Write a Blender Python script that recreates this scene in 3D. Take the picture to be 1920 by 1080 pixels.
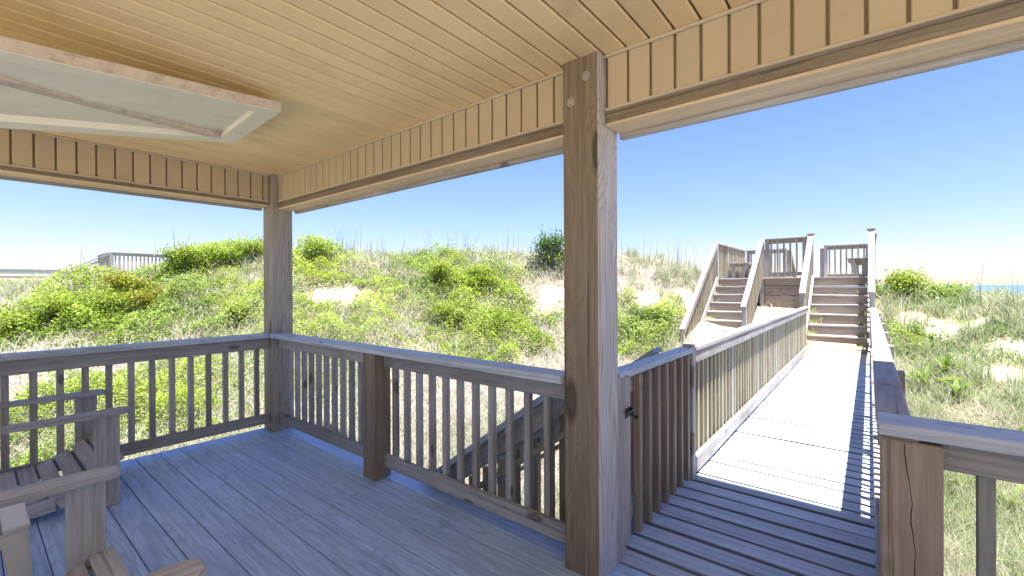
import bpy, bmesh, math, random
import numpy as np
from mathutils import Vector, Matrix, Euler

random.seed(7)
R = math.radians
scene = bpy.context.scene
for o in list(bpy.data.objects):
    bpy.data.objects.remove(o, do_unlink=True)
COL = scene.collection

# ------------------------------------------------------------------ camera
# origin: foot of the corner post. +X along the porch front, +Y towards the dune.
cam_d = bpy.data.cameras.new('camera')
cam = bpy.data.objects.new('camera', cam_d)
COL.objects.link(cam)
cam_d.sensor_width = 36.0
cam_d.lens = 828.834 / 1920 * 36
cam_d.clip_start = 0.05
cam_d.clip_end = 9000
YAW, PITCH, ROLL = R(38.9362), R(-0.1531), R(0.2518)
_f = Vector((-math.sin(YAW) * math.cos(PITCH), math.cos(YAW) * math.cos(PITCH), math.sin(PITCH)))
_r = Vector((math.cos(YAW), math.sin(YAW), 0))
_u = _r.cross(_f)
_r2 = _r * math.cos(ROLL) - _u * math.sin(ROLL)
_u2 = _r * math.sin(ROLL) + _u * math.cos(ROLL)
cam.matrix_world = Matrix(((_r2.x, _u2.x, -_f.x, 4.362), (_r2.y, _u2.y, -_f.y, -1.814),
                           (_r2.z, _u2.z, -_f.z, 1.36), (0, 0, 0, 1)))
scene.camera = cam

# ------------------------------------------------------------------ sky and sun
SUN_FROM = Vector((0.165, -0.05, 1.0)).normalized()
world = bpy.data.worlds.new('World')
scene.world = world
world.use_nodes = True
wn = world.node_tree.nodes
wl = world.node_tree.links
wn.clear()
w_out = wn.new('ShaderNodeOutputWorld')
w_bg = wn.new('ShaderNodeBackground')
w_sky = wn.new('ShaderNodeTexSky')
w_sky.sky_type = 'NISHITA'
w_sky.sun_disc = False
w_sky.sun_elevation = math.asin(SUN_FROM.z)
w_sky.sun_rotation = math.atan2(SUN_FROM.x, SUN_FROM.y)
w_sky.altitude = 0
w_sky.air_density = 1.45
w_sky.dust_density = 0.0
w_sky.ozone_density = 10.0
w_bg.inputs['Strength'].default_value = 0.052
w_mix = wn.new('ShaderNodeMix')          # white balance of the whole sky
w_mix.data_type = 'RGBA'; w_mix.blend_type = 'MULTIPLY'
w_mix.inputs[0].default_value = 1.0
w_mix.inputs[7].default_value = (1.0, 0.895, 1.12, 1)
wl.new(w_sky.outputs[0], w_mix.inputs[6])
wl.new(w_mix.outputs[2], w_bg.inputs['Color'])
wl.new(w_bg.outputs[0], w_out.inputs['Surface'])
sun_d = bpy.data.lights.new('sun', 'SUN')
sun_d.energy = 5.0
sun_d.angle = R(0.5)
sun_d.color = (1.0, 0.955, 0.89)
sun = bpy.data.objects.new('sun', sun_d)
COL.objects.link(sun)
sun.rotation_euler = SUN_FROM.to_track_quat('Z', 'Y').to_euler()
sun.location = (8, -4, 12)

scene.render.engine = 'CYCLES'
scene.cycles.max_bounces = 8
scene.cycles.diffuse_bounces = 4
scene.cycles.transparent_max_bounces = 4
scene.view_settings.view_transform = 'Standard'
scene.view_settings.look = 'None'
scene.view_settings.exposure = 1.95
scene.view_settings.gamma = 1.0
scene.view_settings.use_curve_mapping = False

# ------------------------------------------------------------------ helpers
UP = Vector((0, 0, 1))


def wm(o):
    m = o.matrix_basis.copy()
    while o.parent:
        o = o.parent
        m = o.matrix_basis @ m
    return m


def link(o, parent, M):
    COL.objects.link(o)
    if parent is not None:
        o.parent = parent
        o.matrix_basis = wm(parent).inverted() @ M
    else:
        o.matrix_basis = M
    return o


def tag(o, label=None, cat=None, group=None, kind=None):
    if label: o['label'] = label
    if cat: o['category'] = cat
    if group: o['group'] = group
    if kind: o['kind'] = kind
    return o


def empty(name, loc, label=None, cat=None, group=None, rz=0, kind=None):
    o = bpy.data.objects.new(name, None)
    o.empty_display_size = 0.1
    o.matrix_basis = Matrix.Translation(Vector(loc)) @ Matrix.Rotation(rz, 4, 'Z')
    COL.objects.link(o)
    return tag(o, label, cat, group, kind)


_cache = {}


def box_mesh(size, mat, bevel=0.003, bow=0.0):
    key = (tuple(round(s, 4) for s in size), mat.name, round(bevel, 4))
    if key in _cache:
        return _cache[key]
    bm = bmesh.new()
    bmesh.ops.create_cube(bm, size=1.0)
    bmesh.ops.scale(bm, vec=size, verts=bm.verts)
    if bevel > 0:
        bmesh.ops.bevel(bm, geom=list(bm.edges), offset=min(bevel, min(size) * 0.3), segments=1,
                        profile=0.5, affect='EDGES')
    me = bpy.data.meshes.new('piece')
    bm.to_mesh(me)
    bm.free()
    me.materials.append(mat)
    _cache[key] = me
    return me


def basis(p0, p1, up):
    p0, p1 = Vector(p0), Vector(p1)
    X = (p1 - p0).normalized()
    Z = Vector(up) - X * Vector(up).dot(X)
    Z.normalize()
    Y = Z.cross(X)
    c = (p0 + p1) / 2
    return Matrix(((X.x, Y.x, Z.x, c.x), (X.y, Y.y, Z.y, c.y), (X.z, Y.z, Z.z, c.z), (0, 0, 0, 1)))


def board(name, p0, p1, w, t, mat, parent=None, up=UP, bevel=0.003):
    """A sawn piece from p0 to p1; w across, t along `up`; the grain runs along it."""
    M = basis(p0, p1, up)
    L = (Vector(p1) - Vector(p0)).length
    o = bpy.data.objects.new(name, box_mesh((L, w, t), mat, bevel))
    return link(o, parent, M)


def mesh_obj(name, verts, faces, mat, parent=None, smooth=False, M=None):
    me = bpy.data.meshes.new(name)
    me.from_pydata([tuple(v) for v in verts], [], faces)
    me.update()
    me.materials.append(mat)
    if smooth:
        for p in me.polygons: p.use_smooth = True
    o = bpy.data.objects.new(name, me)
    return link(o, parent, M or Matrix.Identity(4))


def prism(name, prof, p0, p1, up, mat, parent, bevel=0.0):
    """Extrude a closed (y,z) profile from p0 to p1."""
    M = basis(p0, p1, up)
    L = (Vector(p1) - Vector(p0)).length
    n = len(prof)
    vs = [(-L / 2, a, b) for a, b in prof] + [(L / 2, a, b) for a, b in prof]
    fs = [(i, (i + 1) % n, n + (i + 1) % n, n + i) for i in range(n)]
    fs += [tuple(range(n - 1, -1, -1)), tuple(range(n, 2 * n))]
    o = mesh_obj(name, vs, fs, mat, parent, M=M)
    bm = bmesh.new(); bm.from_mesh(o.data)
    bmesh.ops.recalc_face_normals(bm, faces=bm.faces)
    bm.to_mesh(o.data); bm.free()
    return o


def disc_mesh(key, prof, seg, mat):
    """Lathe profile [(r,z)...] about Z."""
    k = ('lathe', key, mat.name)
    if k in _cache: return _cache[k]
    vs, fs = [], []
    for r, z in prof:
        for i in range(seg):
            a = 2 * math.pi * i / seg
            vs.append((r * math.cos(a), r * math.sin(a), z))
    m = len(prof)
    for j in range(m - 1):
        for i in range(seg):
            fs.append((j * seg + i, j * seg + (i + 1) % seg, (j + 1) * seg + (i + 1) % seg, (j + 1) * seg + i))
    fs.append(tuple(range((m - 1) * seg, m * seg)))
    me = bpy.data.meshes.new(key)
    me.from_pydata(vs, [], fs)
    me.materials.append(mat)
    _cache[k] = me
    return me


# ------------------------------------------------------------------ materials
def new_mat(name):
    m = bpy.data.materials.new(name)
    m.use_nodes = True
    nt = m.node_tree
    for n in list(nt.nodes): nt.nodes.remove(n)
    out = nt.nodes.new('ShaderNodeOutputMaterial')
    bs = nt.nodes.new('ShaderNodeBsdfPrincipled')
    nt.links.new(bs.outputs[0], out.inputs[0])
    return m, nt, bs, out


def N(nt, t, **kw):
    n = nt.nodes.new(t)
    for k, v in kw.items():
        if k.startswith('i_'):
            n.inputs[k[2:].replace('_', ' ')].default_value = v
        else:
            setattr(n, k, v)
    return n


def mathn(nt, op, a, b=None, c=None, clamp=False):
    n = nt.nodes.new('ShaderNodeMath')
    n.operation = op
    n.use_clamp = clamp
    for i, v in enumerate((a, b, c)):
        if v is None: continue
        if isinstance(v, (int, float)): n.inputs[i].default_value = v
        else: nt.links.new(v, n.inputs[i])
    return n.outputs[0]


def mixc(nt, fac, a, b, mode='MIX'):
    n = nt.nodes.new('ShaderNodeMix')
    n.data_type = 'RGBA'
    n.blend_type = mode
    n.clamp_factor = True
    for idx, v in ((0, fac), (6, a), (7, b)):
        if isinstance(v, (int, float)): n.inputs[idx].default_value = v
        elif isinstance(v, (tuple, list)): n.inputs[idx].default_value = (*v[:3], 1)
        else: nt.links.new(v, n.inputs[idx])
    return n.outputs[2]


def ramp(nt, src, stops):
    n = nt.nodes.new('ShaderNodeValToRGB')
    cr = n.color_ramp
    while len(cr.elements) < len(stops): cr.elements.new(0.5)
    for e, (p, c) in zip(cr.elements, stops):
        e.position = p
        e.color = (*c, 1) if isinstance(c, (tuple, list)) else (c, c, c, 1)
    nt.links.new(src, n.inputs[0])
    return n.outputs[0]


def wood(name, base, dark, grey, rough=0.65, contour=0.5, ring=9.0, knots=0.8, weather=0.5, bump=0.35,
         vary=0.25, crack=0.0, spec=0.35, kscale=(2.6, 6.5, 6.5), edge=0.0, lit_bleach=0.0):
    m, nt, bs, out = new_mat(name)
    tc = N(nt, 'ShaderNodeTexCoord')
    oi = N(nt, 'ShaderNodeObjectInfo')
    off = N(nt, 'ShaderNodeVectorMath', operation='SCALE')
    cmb = N(nt, 'ShaderNodeCombineXYZ', i_X=31.0, i_Y=17.0, i_Z=23.0)
    nt.links.new(cmb.outputs[0], off.inputs[0])
    nt.links.new(oi.outputs['Random'], off.inputs['Scale'])
    add = N(nt, 'ShaderNodeVectorMath', operation='ADD')
    nt.links.new(tc.outputs['Object'], add.inputs[0])
    nt.links.new(off.outputs[0], add.inputs[1])

    def scaled(v):
        mp = N(nt, 'ShaderNodeMapping')
        mp.inputs['Scale'].default_value = v
        nt.links.new(add.outputs[0], mp.inputs[0])
        return mp.outputs[0]

    def noise(v, sc, det, dist=0.0, rgh=0.55):
        n = N(nt, 'ShaderNodeTexNoise')
        n.inputs['Scale'].default_value = sc
        n.inputs['Detail'].default_value = det
        n.inputs['Roughness'].default_value = rgh
        n.inputs['Distortion'].default_value = dist
        nt.links.new(v, n.inputs['Vector'])
        return n.outputs['Fac']
    # knots bend the grain around them
    vor = N(nt, 'ShaderNodeTexVoronoi')
    vor.inputs['Scale'].default_value = 1.0
    nt.links.new(scaled(kscale), vor.inputs['Vector'])
    kd = vor.outputs['Distance']
    kbend = mathn(nt, 'MULTIPLY', mathn(nt, 'SUBTRACT', 1.0, mathn(nt, 'MULTIPLY', kd, 3.2), clamp=True), 0.35 * knots)
    low = noise(scaled((0.9, 7.0, 7.0)), 1.0, 1.5, 0.3)
    cont = mathn(nt, 'ADD', low, kbend)
    fr = mathn(nt, 'PINGPONG', mathn(nt, 'MULTIPLY', cont, ring), 0.5)
    lines = ramp(nt, fr, [(0.0, 0.0), (0.16, 0.75), (0.5, 1.0)])
    streak = noise(scaled((2.0, 60.0, 60.0)), 1.0, 4.0, 0.2, 0.65)
    fine = noise(scaled((6.0, 190.0, 190.0)), 1.0, 2.0, 0.0, 0.6)
    big = noise(scaled((1.1, 3.5, 3.5)), 1.0, 4.0, 0.2, 0.6)
    col = mixc(nt, ramp(nt, streak, [(0.3, 0.0), (0.7, 1.0)]), dark, base)
    lnf = mathn(nt, 'MULTIPLY', mathn(nt, 'SUBTRACT', 1.0, lines), contour)
    col = mixc(nt, lnf, col, dark)
    wf = mathn(nt, 'MULTIPLY', ramp(nt, big, [(0.35, 0.0), (0.65, 1.0)]), weather)
    col = mixc(nt, wf, col, mixc(nt, streak, tuple(c * 0.6 for c in grey), tuple(min(1, c * 1.35) for c in grey)))
    kn = ramp(nt, kd, [(0.0, 1.0), (0.10, 0.95), (0.135, 0.0), (1.0, 0.0)])
    kring = ramp(nt, kd, [(0.05, 0.0), (0.11, 1.0), (0.16, 0.0), (1.0, 0.0)])
    col = mixc(nt, mathn(nt, 'MULTIPLY', kn, 0.75 * min(1, knots)), col, tuple(c * 0.38 for c in dark))
    col = mixc(nt, mathn(nt, 'MULTIPLY', kring, 0.5 * min(1, knots)), col, tuple(c * 0.3 for c in dark))
    hgt = mathn(nt, 'ADD', mathn(nt, 'MULTIPLY', streak, 0.6), mathn(nt, 'MULTIPLY', lines, 0.5 * contour))
    hgt = mathn(nt, 'ADD', hgt, mathn(nt, 'MULTIPLY', fine, 0.25))
    if crack > 0:
        cn = noise(scaled((0.7, 34.0, 34.0)), 1.0, 2.0, 0.4, 0.5)
        ck = ramp(nt, cn, [(0.0, 1.0), (0.30, 1.0), (0.345, 0.0), (1.0, 0.0)])
        col = mixc(nt, mathn(nt, 'MULTIPLY', ck, crack), col, tuple(c * 0.25 for c in dark))
        hgt = mathn(nt, 'SUBTRACT', hgt, ck)
    if lit_bleach > 0:
        # local +Y side painted paler: silvered wood plus the light falling on it
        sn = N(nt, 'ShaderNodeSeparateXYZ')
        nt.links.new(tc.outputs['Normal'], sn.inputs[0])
        bf = mathn(nt, 'MULTIPLY', ramp(nt, sn.outputs[1], [(0.3, 0.0), (0.8, 1.0)]), lit_bleach)
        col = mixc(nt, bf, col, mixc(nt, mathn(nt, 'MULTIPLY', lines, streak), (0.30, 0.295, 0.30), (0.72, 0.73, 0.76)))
    if edge > 0:
        # long edges of a plank darkened so the joint lines read wider
        sp = N(nt, 'ShaderNodeSeparateXYZ')
        nt.links.new(tc.outputs['Object'], sp.inputs[0])
        ay = mathn(nt, 'ADD', mathn(nt, 'ABSOLUTE', sp.outputs[1]), mathn(nt, 'MULTIPLY', mathn(nt, 'SUBTRACT', big, 0.5), 0.02))
        ef = ramp(nt, mathn(nt, 'MULTIPLY', ay, 10.0), [(0.0, 0.0), (edge * 10 - 0.05, 0.0), (edge * 10 + 0.02, 0.7), (1.0, 0.7)])
        col = mixc(nt, ef, col, tuple(c * 0.3 for c in dark))
    # per-piece tone
    tone = mathn(nt, 'ADD', mathn(nt, 'MULTIPLY', mathn(nt, 'SUBTRACT', oi.outputs['Random'], 0.5), vary * 2), 1.0)
    tn = N(nt, 'ShaderNodeVectorMath', operation='SCALE')
    nt.links.new(col, tn.inputs[0]); nt.links.new(tone, tn.inputs['Scale'])
    nt.links.new(tn.outputs[0], bs.inputs['Base Color'])
    nt.links.new(mathn(nt, 'ADD', mathn(nt, 'MULTIPLY', streak, 0.2), rough - 0.1), bs.inputs['Roughness'])
    bs.inputs['Specular IOR Level'].default_value = spec
    bp = N(nt, 'ShaderNodeBump')
    bp.inputs['Strength'].default_value = bump
    bp.inputs['Distance'].default_value = 0.004
    nt.links.new(hgt, bp.inputs['Height'])
    nt.links.new(bp.outputs[0], bs.inputs['Normal'])
    return m


def plain(name, col, rough=0.5, metal=0.0, noise=0.12, scale=9.0, stain=None, stain_amt=0.0, bump=0.0, vary=0.0, spec=0.5):
    m, nt, bs, out = new_mat(name)
    tc = N(nt, 'ShaderNodeTexCoord')
    oi = N(nt, 'ShaderNodeObjectInfo')
    add = N(nt, 'ShaderNodeVectorMath', operation='ADD')
    sc = N(nt, 'ShaderNodeVectorMath', operation='SCALE')
    sc.inputs[0].default_value = (19, 7, 13)
    nt.links.new(oi.outputs['Random'], sc.inputs['Scale'])
    nt.links.new(tc.outputs['Object'], add.inputs[0]); nt.links.new(sc.outputs[0], add.inputs[1])
    n1 = N(nt, 'ShaderNodeTexNoise'); n1.inputs['Scale'].default_value = scale; n1.inputs['Detail'].default_value = 6
    nt.links.new(add.outputs[0], n1.inputs['Vector'])
    c = mixc(nt, n1.outputs['Fac'], tuple(x * (1 - noise) for x in col), tuple(min(1, x * (1 + noise)) for x in col))
    if stain:
        n2 = N(nt, 'ShaderNodeTexNoise'); n2.inputs['Scale'].default_value = scale * 0.35; n2.inputs['Detail'].default_value = 8
        n2.inputs['Roughness'].default_value = 0.7
        nt.links.new(add.outputs[0], n2.inputs['Vector'])
        c = mixc(nt, mathn(nt, 'MULTIPLY', ramp(nt, n2.outputs['Fac'], [(0.52, 0.0), (0.72, 1.0)]), stain_amt), c, stain)
    if vary:
        tone = mathn(nt, 'ADD', mathn(nt, 'MULTIPLY', mathn(nt, 'SUBTRACT', oi.outputs['Random'], 0.5), vary * 2), 1.0)
        tn = N(nt, 'ShaderNodeVectorMath', operation='SCALE')
        nt.links.new(c, tn.inputs[0]); nt.links.new(tone, tn.inputs['Scale'])
        c = tn.outputs[0]
    nt.links.new(c, bs.inputs['Base Color'])
    bs.inputs['Roughness'].default_value = rough
    bs.inputs['Metallic'].default_value = metal
    bs.inputs['Specular IOR Level'].default_value = spec
    if bump:
        bp = N(nt, 'ShaderNodeBump'); bp.inputs['Strength'].default_value = bump; bp.inputs['Distance'].default_value = 0.003
        nt.links.new(n1.outputs['Fac'], bp.inputs['Height']); nt.links.new(bp.outputs[0], bs.inputs['Normal'])
    return m


M = {}
M['post'] = wood('post_wood', (0.27, 0.21, 0.135), (0.135, 0.10, 0.06), (0.26, 0.235, 0.19), knots=1.0, contour=0.75, ring=13, weather=0.45, vary=0.05, crack=0.55, bump=0.5, kscale=(1.15, 3.6, 3.6))
M['lit_bleached_post'] = wood('porch_post_wood', (0.27, 0.21, 0.135), (0.135, 0.10, 0.06), (0.26, 0.235, 0.19), knots=1.0, contour=0.75, ring=13, weather=0.45, vary=0.05, crack=0.55, bump=0.5, kscale=(1.15, 3.6, 3.6), lit_bleach=0.85)
M['grey_post'] = wood('grey_porch_post_wood', (0.30, 0.26, 0.19), (0.15, 0.125, 0.09), (0.33, 0.32, 0.29), knots=1.0, contour=0.7, ring=13, weather=0.6, vary=0.05, crack=0.55, bump=0.5, kscale=(1.15, 3.6, 3.6), lit_bleach=0.2)
M['rail'] = wood('rail_wood', (0.385, 0.36, 0.315), (0.19, 0.168, 0.14), (0.44, 0.465, 0.475), knots=0.9, contour=0.6, ring=11, weather=0.55, vary=0.2, crack=0.35, bump=0.5)
M['cap'] = wood('cap_wood', (0.47, 0.53, 0.60), (0.24, 0.26, 0.29), (0.52, 0.60, 0.70), knots=0.5, contour=0.45, ring=8, weather=0.7, vary=0.1, rough=0.5, crack=0.45, spec=0.5)
M['deck'] = wood('deck_composite', (0.49, 0.66, 0.95), (0.26, 0.35, 0.52), (0.51, 0.66, 0.90), knots=0.0, contour=0.75, ring=12, weather=0.2, vary=0.06, rough=0.5, bump=0.7, spec=0.5)
M['walk'] = wood('walkway_wood', (0.52, 0.60, 0.72), (0.25, 0.29, 0.35), (0.57, 0.65, 0.77), knots=0.25, contour=0.35, ring=8, weather=0.7, vary=0.16, rough=0.7, bump=0.7, crack=0.6, edge=0.0605)
M['grey'] = wood('weathered_grey_wood', (0.40, 0.37, 0.345), (0.20, 0.175, 0.155), (0.45, 0.43, 0.42), knots=0.4, contour=0.4, ring=8, weather=0.75, vary=0.12, rough=0.75, bump=0.6, crack=0.5)
M['slat'] = wood('algae_stained_wood', (0.42, 0.36, 0.27), (0.22, 0.18, 0.12), (0.43, 0.42, 0.30), knots=0.3, contour=0.3, ring=8, weather=0.6, vary=0.22, rough=0.75)
M['riser'] = wood('riser_wood', (0.36, 0.29, 0.235), (0.20, 0.155, 0.12), (0.38, 0.35, 0.31), knots=0.5, contour=0.35, ring=8, weather=0.6, vary=0.2, rough=0.75, crack=0.3)
M['picket'] = wood('gate_picket_wood', (0.30, 0.235, 0.17), (0.17, 0.13, 0.09), (0.33, 0.31, 0.28), knots=0.4, contour=0.35, ring=8, weather=0.35, vary=0.12)
M['corner'] = wood('corner_post_wood', (0.34, 0.27, 0.195), (0.20, 0.15, 0.10), (0.33, 0.29, 0.25), knots=0.3, contour=0.55, ring=6, weather=0.4, vary=0.05, crack=0.4, bump=0.5)
M['pine'] = wood('pale_pine', (0.74, 0.59, 0.39), (0.54, 0.40, 0.25), (0.68, 0.57, 0.42), knots=0.4, contour=0.3, ring=6, weather=0.4, vary=0.06, bump=0.15)
M['chair'] = wood('chair_wood', (0.45, 0.44, 0.415), (0.215, 0.20, 0.18), (0.54, 0.57, 0.60), knots=0.9, contour=0.5, ring=11, weather=0.55, vary=0.14, rough=0.6, crack=0.3)
M['vinyl'] = plain('cream_vinyl', (0.92, 0.72, 0.385), 0.42, noise=0.05, scale=5, stain=(0.52, 0.39, 0.23), stain_amt=0.5, bump=0.05, vary=0.06)
M['fascia'] = plain('shaded_cream_vinyl', (0.47, 0.385, 0.245), 0.5, noise=0.07, scale=6, stain=(0.36, 0.275, 0.16), stain_amt=0.55, bump=0.05, vary=0.05)  # ceiling vinyl made darker: shade on the upright faces put into its colour
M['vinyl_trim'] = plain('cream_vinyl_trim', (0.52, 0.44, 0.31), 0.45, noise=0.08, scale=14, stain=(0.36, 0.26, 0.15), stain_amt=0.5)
M['groove'] = plain('shaded_channel_vinyl', (0.22, 0.165, 0.10), 0.7, noise=0.3, scale=30, stain=(0.10, 0.07, 0.04), stain_amt=0.6)  # cream channel painted dark for the shade inside the plank grooves
M['paint'] = plain('old_white_paint', (0.88, 0.845, 0.70), 0.5, noise=0.05, scale=7, stain=(0.52, 0.49, 0.40), stain_amt=0.35)
M['paint_edge'] = plain('worn_painted_edge', (0.64, 0.56, 0.47), 0.7, noise=0.2, scale=40, stain=(0.22, 0.13, 0.09), stain_amt=0.7)
M['resin'] = plain('taupe_resin', (0.64, 0.63, 0.585), 0.45, noise=0.04, scale=20, bump=0.05)
M['steel'] = plain('galvanised_steel', (0.40, 0.37, 0.33), 0.55, metal=0.6, noise=0.15, scale=60)
M['black_iron'] = plain('black_iron', (0.03, 0.028, 0.026), 0.5, metal=0.4, noise=0.3, scale=60)
M['rust'] = plain('rusty_hinge', (0.16, 0.085, 0.05), 0.75, metal=0.3, noise=0.4, scale=60)
M['shingle'] = plain('roof_shingle', (0.16, 0.15, 0.145), 0.9, noise=0.3, scale=30, bump=0.4)
M['house_white'] = plain('white_siding', (0.78, 0.78, 0.77), 0.6, noise=0.04, scale=3)
M['glass_dark'] = plain('dark_window', (0.03, 0.04, 0.05), 0.1, noise=0.1)
M['teal'] = plain('grey_green_board', (0.20, 0.25, 0.25), 0.7, noise=0.2, scale=4)


def sand_material():
    m, nt, bs, out = new_mat('dune_sand')
    tc = N(nt, 'ShaderNodeTexCoord')
    n1 = N(nt, 'ShaderNodeTexNoise'); n1.inputs['Scale'].default_value = 1.3; n1.inputs['Detail'].default_value = 8
    n2 = N(nt, 'ShaderNodeTexNoise'); n2.inputs['Scale'].default_value = 38; n2.inputs['Detail'].default_value = 5
    for n in (n1, n2): nt.links.new(tc.outputs['Object'], n.inputs['Vector'])
    c = mixc(nt, n1.outputs['Fac'], (0.46, 0.385, 0.29), (0.62, 0.55, 0.45))
    c = mixc(nt, ramp(nt, n2.outputs['Fac'], [(0.55, 0.0), (0.75, 0.5)]), c, (0.36, 0.29, 0.21))
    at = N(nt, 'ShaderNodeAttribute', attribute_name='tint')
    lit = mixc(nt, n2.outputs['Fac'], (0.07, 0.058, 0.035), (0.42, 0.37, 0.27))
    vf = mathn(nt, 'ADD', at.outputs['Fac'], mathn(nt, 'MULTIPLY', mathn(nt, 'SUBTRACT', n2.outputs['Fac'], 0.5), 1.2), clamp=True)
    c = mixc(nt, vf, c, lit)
    nt.links.new(c, bs.inputs['Base Color'])
    bs.inputs['Roughness'].default_value = 0.95
    bs.inputs['Specular IOR Level'].default_value = 0.1
    bp = N(nt, 'ShaderNodeBump'); bp.inputs['Strength'].default_value = 0.6; bp.inputs['Distance'].default_value = 0.03
    nt.links.new(n2.outputs['Fac'], bp.inputs['Height']); nt.links.new(bp.outputs[0], bs.inputs['Normal'])
    return m


def sea_material():
    m, nt, bs, out = new_mat('sea_water')
    bs.inputs['Base Color'].default_value = (0.04, 0.13, 0.17, 1)
    bs.inputs['Roughness'].default_value = 0.25
    tc = N(nt, 'ShaderNodeTexCoord')
    n = N(nt, 'ShaderNodeTexNoise'); n.inputs['Scale'].default_value = 0.25; n.inputs['Detail'].default_value = 6
    nt.links.new(tc.outputs['Object'], n.inputs['Vector'])
    bp = N(nt, 'ShaderNodeBump'); bp.inputs['Strength'].default_value = 0.8; bp.inputs['Distance'].default_value = 0.6
    nt.links.new(n.outputs['Fac'], bp.inputs['Height']); nt.links.new(bp.outputs[0], bs.inputs['Normal'])
    return m


def leaf_material(name, trans=0.35, rough=0.55, vary=0.0):
    m, nt, bs, out = new_mat(name)
    at = N(nt, 'ShaderNodeAttribute', attribute_name='tint')
    nt.links.new(at.outputs['Color'], bs.inputs['Base Color'])
    bs.inputs['Roughness'].default_value = rough
    bs.inputs['Specular IOR Level'].default_value = 0.3
    tr = N(nt, 'ShaderNodeBsdfTranslucent')
    nt.links.new(at.outputs['Color'], tr.inputs['Color'])
    mx = N(nt, 'ShaderNodeMixShader')
    mx.inputs[0].default_value = trans
    nt.links.new(bs.outputs[0], mx.inputs[1]); nt.links.new(tr.outputs[0], mx.inputs[2])
    nt.links.new(mx.outputs[0], out.inputs[0])
    return m


M['sand'] = sand_material()
M['sea'] = sea_material()
M['leaf'] = leaf_material('leaf', 0.42)
M['blade'] = leaf_material('grass_blade', 0.42, 0.6)
M['stem'] = plain('woody_stem', (0.16, 0.11, 0.07), 0.9, noise=0.2, scale=40)

# ------------------------------------------------------------------ terrain
# TERRAIN-BEGIN
def _hash(ix, iy, seed):
    h = (ix.astype(np.int64) * 374761393 + iy.astype(np.int64) * 668265263 + seed * 1442695041) & 0xFFFFFFFF
    h = ((h ^ (h >> 13)) * 1274126177) & 0xFFFFFFFF
    h = h ^ (h >> 16)
    return (h & 0xFFFF) / 65535.0


def vnoise(x, y, seed=0):
    x = np.asarray(x, float); y = np.asarray(y, float)
    ix, iy = np.floor(x), np.floor(y)
    fx, fy = x - ix, y - iy
    fx = fx * fx * (3 - 2 * fx); fy = fy * fy * (3 - 2 * fy)
    a = _hash(ix, iy, seed); b = _hash(ix + 1, iy, seed); c = _hash(ix, iy + 1, seed); d = _hash(ix + 1, iy + 1, seed)
    return (a * (1 - fx) + b * fx) * (1 - fy) + (c * (1 - fx) + d * fx) * fy


def fbm(x, y, seed=0, oct=4):
    s = 0; amp = 0.5; tot = 0
    for k in range(oct):
        s = s + amp * vnoise(x * 2 ** k, y * 2 ** k, seed + k * 11); tot += amp; amp *= 0.5
    return s / tot


# dune ridge round the porch: bearing (deg, left of +Y), distance, ridge height, steepness
RIDGE = np.array([
    [-60, 16, 0.5, 1.6], [-25, 14, 0.8, 1.7], [-13, 13.0, 0.88, 1.8], [-10.2, 13.0, 0.98, 1.8], [-8.8, 13.2, 1.12, 1.8], [-4.7, 13.5, 1.16, 1.85], [-0.9, 14, 1.30, 1.85],
    [2, 14, 1.36, 1.85], [11, 14, 1.36, 1.85], [14, 14.3, 1.50, 1.8], [17, 15, 2.05, 1.7], [20, 15.5, 2.38, 1.6], [29.3, 15.5, 2.55, 1.5],
    [43, 15, 2.58, 1.45], [53, 15, 2.55, 1.4], [66.7, 15, 2.60, 1.35], [71.4, 15, 2.50, 1.35], [75.3, 15, 2.30, 1.3],
    [77, 15, 2.05, 1.3], [79, 15.5, 1.72, 1.3], [81.4, 16, 1.62, 1.3], [83, 16, 1.70, 1.3], [84.5, 16.5, 1.62, 1.3], [88, 17.5, 1.35, 1.3], [100, 19, 1.2, 1.3], [125, 20, 0.6, 1.3], [180, 20, -0.6, 1.3]])
CX, CY = 4.362, -1.814


def terrain(x, y):
    x = np.asarray(x, float); y = np.asarray(y, float)
    dx, dy = x - CX, y - CY
    D = np.hypot(dx, dy) + 1e-6
    th = np.degrees(np.arctan2(-dx, dy))
    th = np.where(th < -60, np.minimum(180, 240 + th * 0 + (-60 - th)) * 0 + 180, th)
    Dc = np.interp(th, RIDGE[:, 0], RIDGE[:, 1])
    zc = np.interp(th, RIDGE[:, 0], RIDGE[:, 2])
    p = np.interp(th, RIDGE[:, 0], RIDGE[:, 3])
    z0 = np.interp(th, [-60, -5, 3, 25, 180], [-0.95, -0.95, -1.0, -1.2, -1.2])
    t = np.clip((D - 4.5) / (Dc - 4.5), 0, 1)
    z = z0 + (zc - z0) * t ** p
    # behind the ridge
    over = np.clip(D - Dc, 0, None)
    z = z - 0.11 * over ** 1.15
    # rounding of the ridge
    z = z - 0.16 * np.exp(-((D - Dc) / 1.1) ** 2)
    n = fbm(x * 0.42, y * 0.42, 3, 4) - 0.5
    amp = 0.75 * np.clip((D - 5) / 5, 0, 1)
    near_walk = np.clip((np.abs(x - 3.0) - 1.9) / 1.6, 0, 1) 
    near_walk = np.where(y > 16, 1, near_walk)
    z = z + n * amp * (0.12 + 0.88 * near_walk)
    land = np.where(y > 40, -1.6 - (y - 40) * 0.06, -1.6)
    z = np.maximum(z, np.maximum(land, -7.0))
    return z
# TERRAIN-END


def axis(lo, hi, fine, out_lo, out_hi):
    a = list(np.arange(lo, hi + 1e-6, fine))
    s = fine
    v = hi
    while v < out_hi:
        s *= 1.28; v += s; a.append(v)
    s = fine; v = lo; b = []
    while v > out_lo:
        s *= 1.28; v -= s; b.append(v)
    return np.array(b[::-1] + a)


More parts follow.
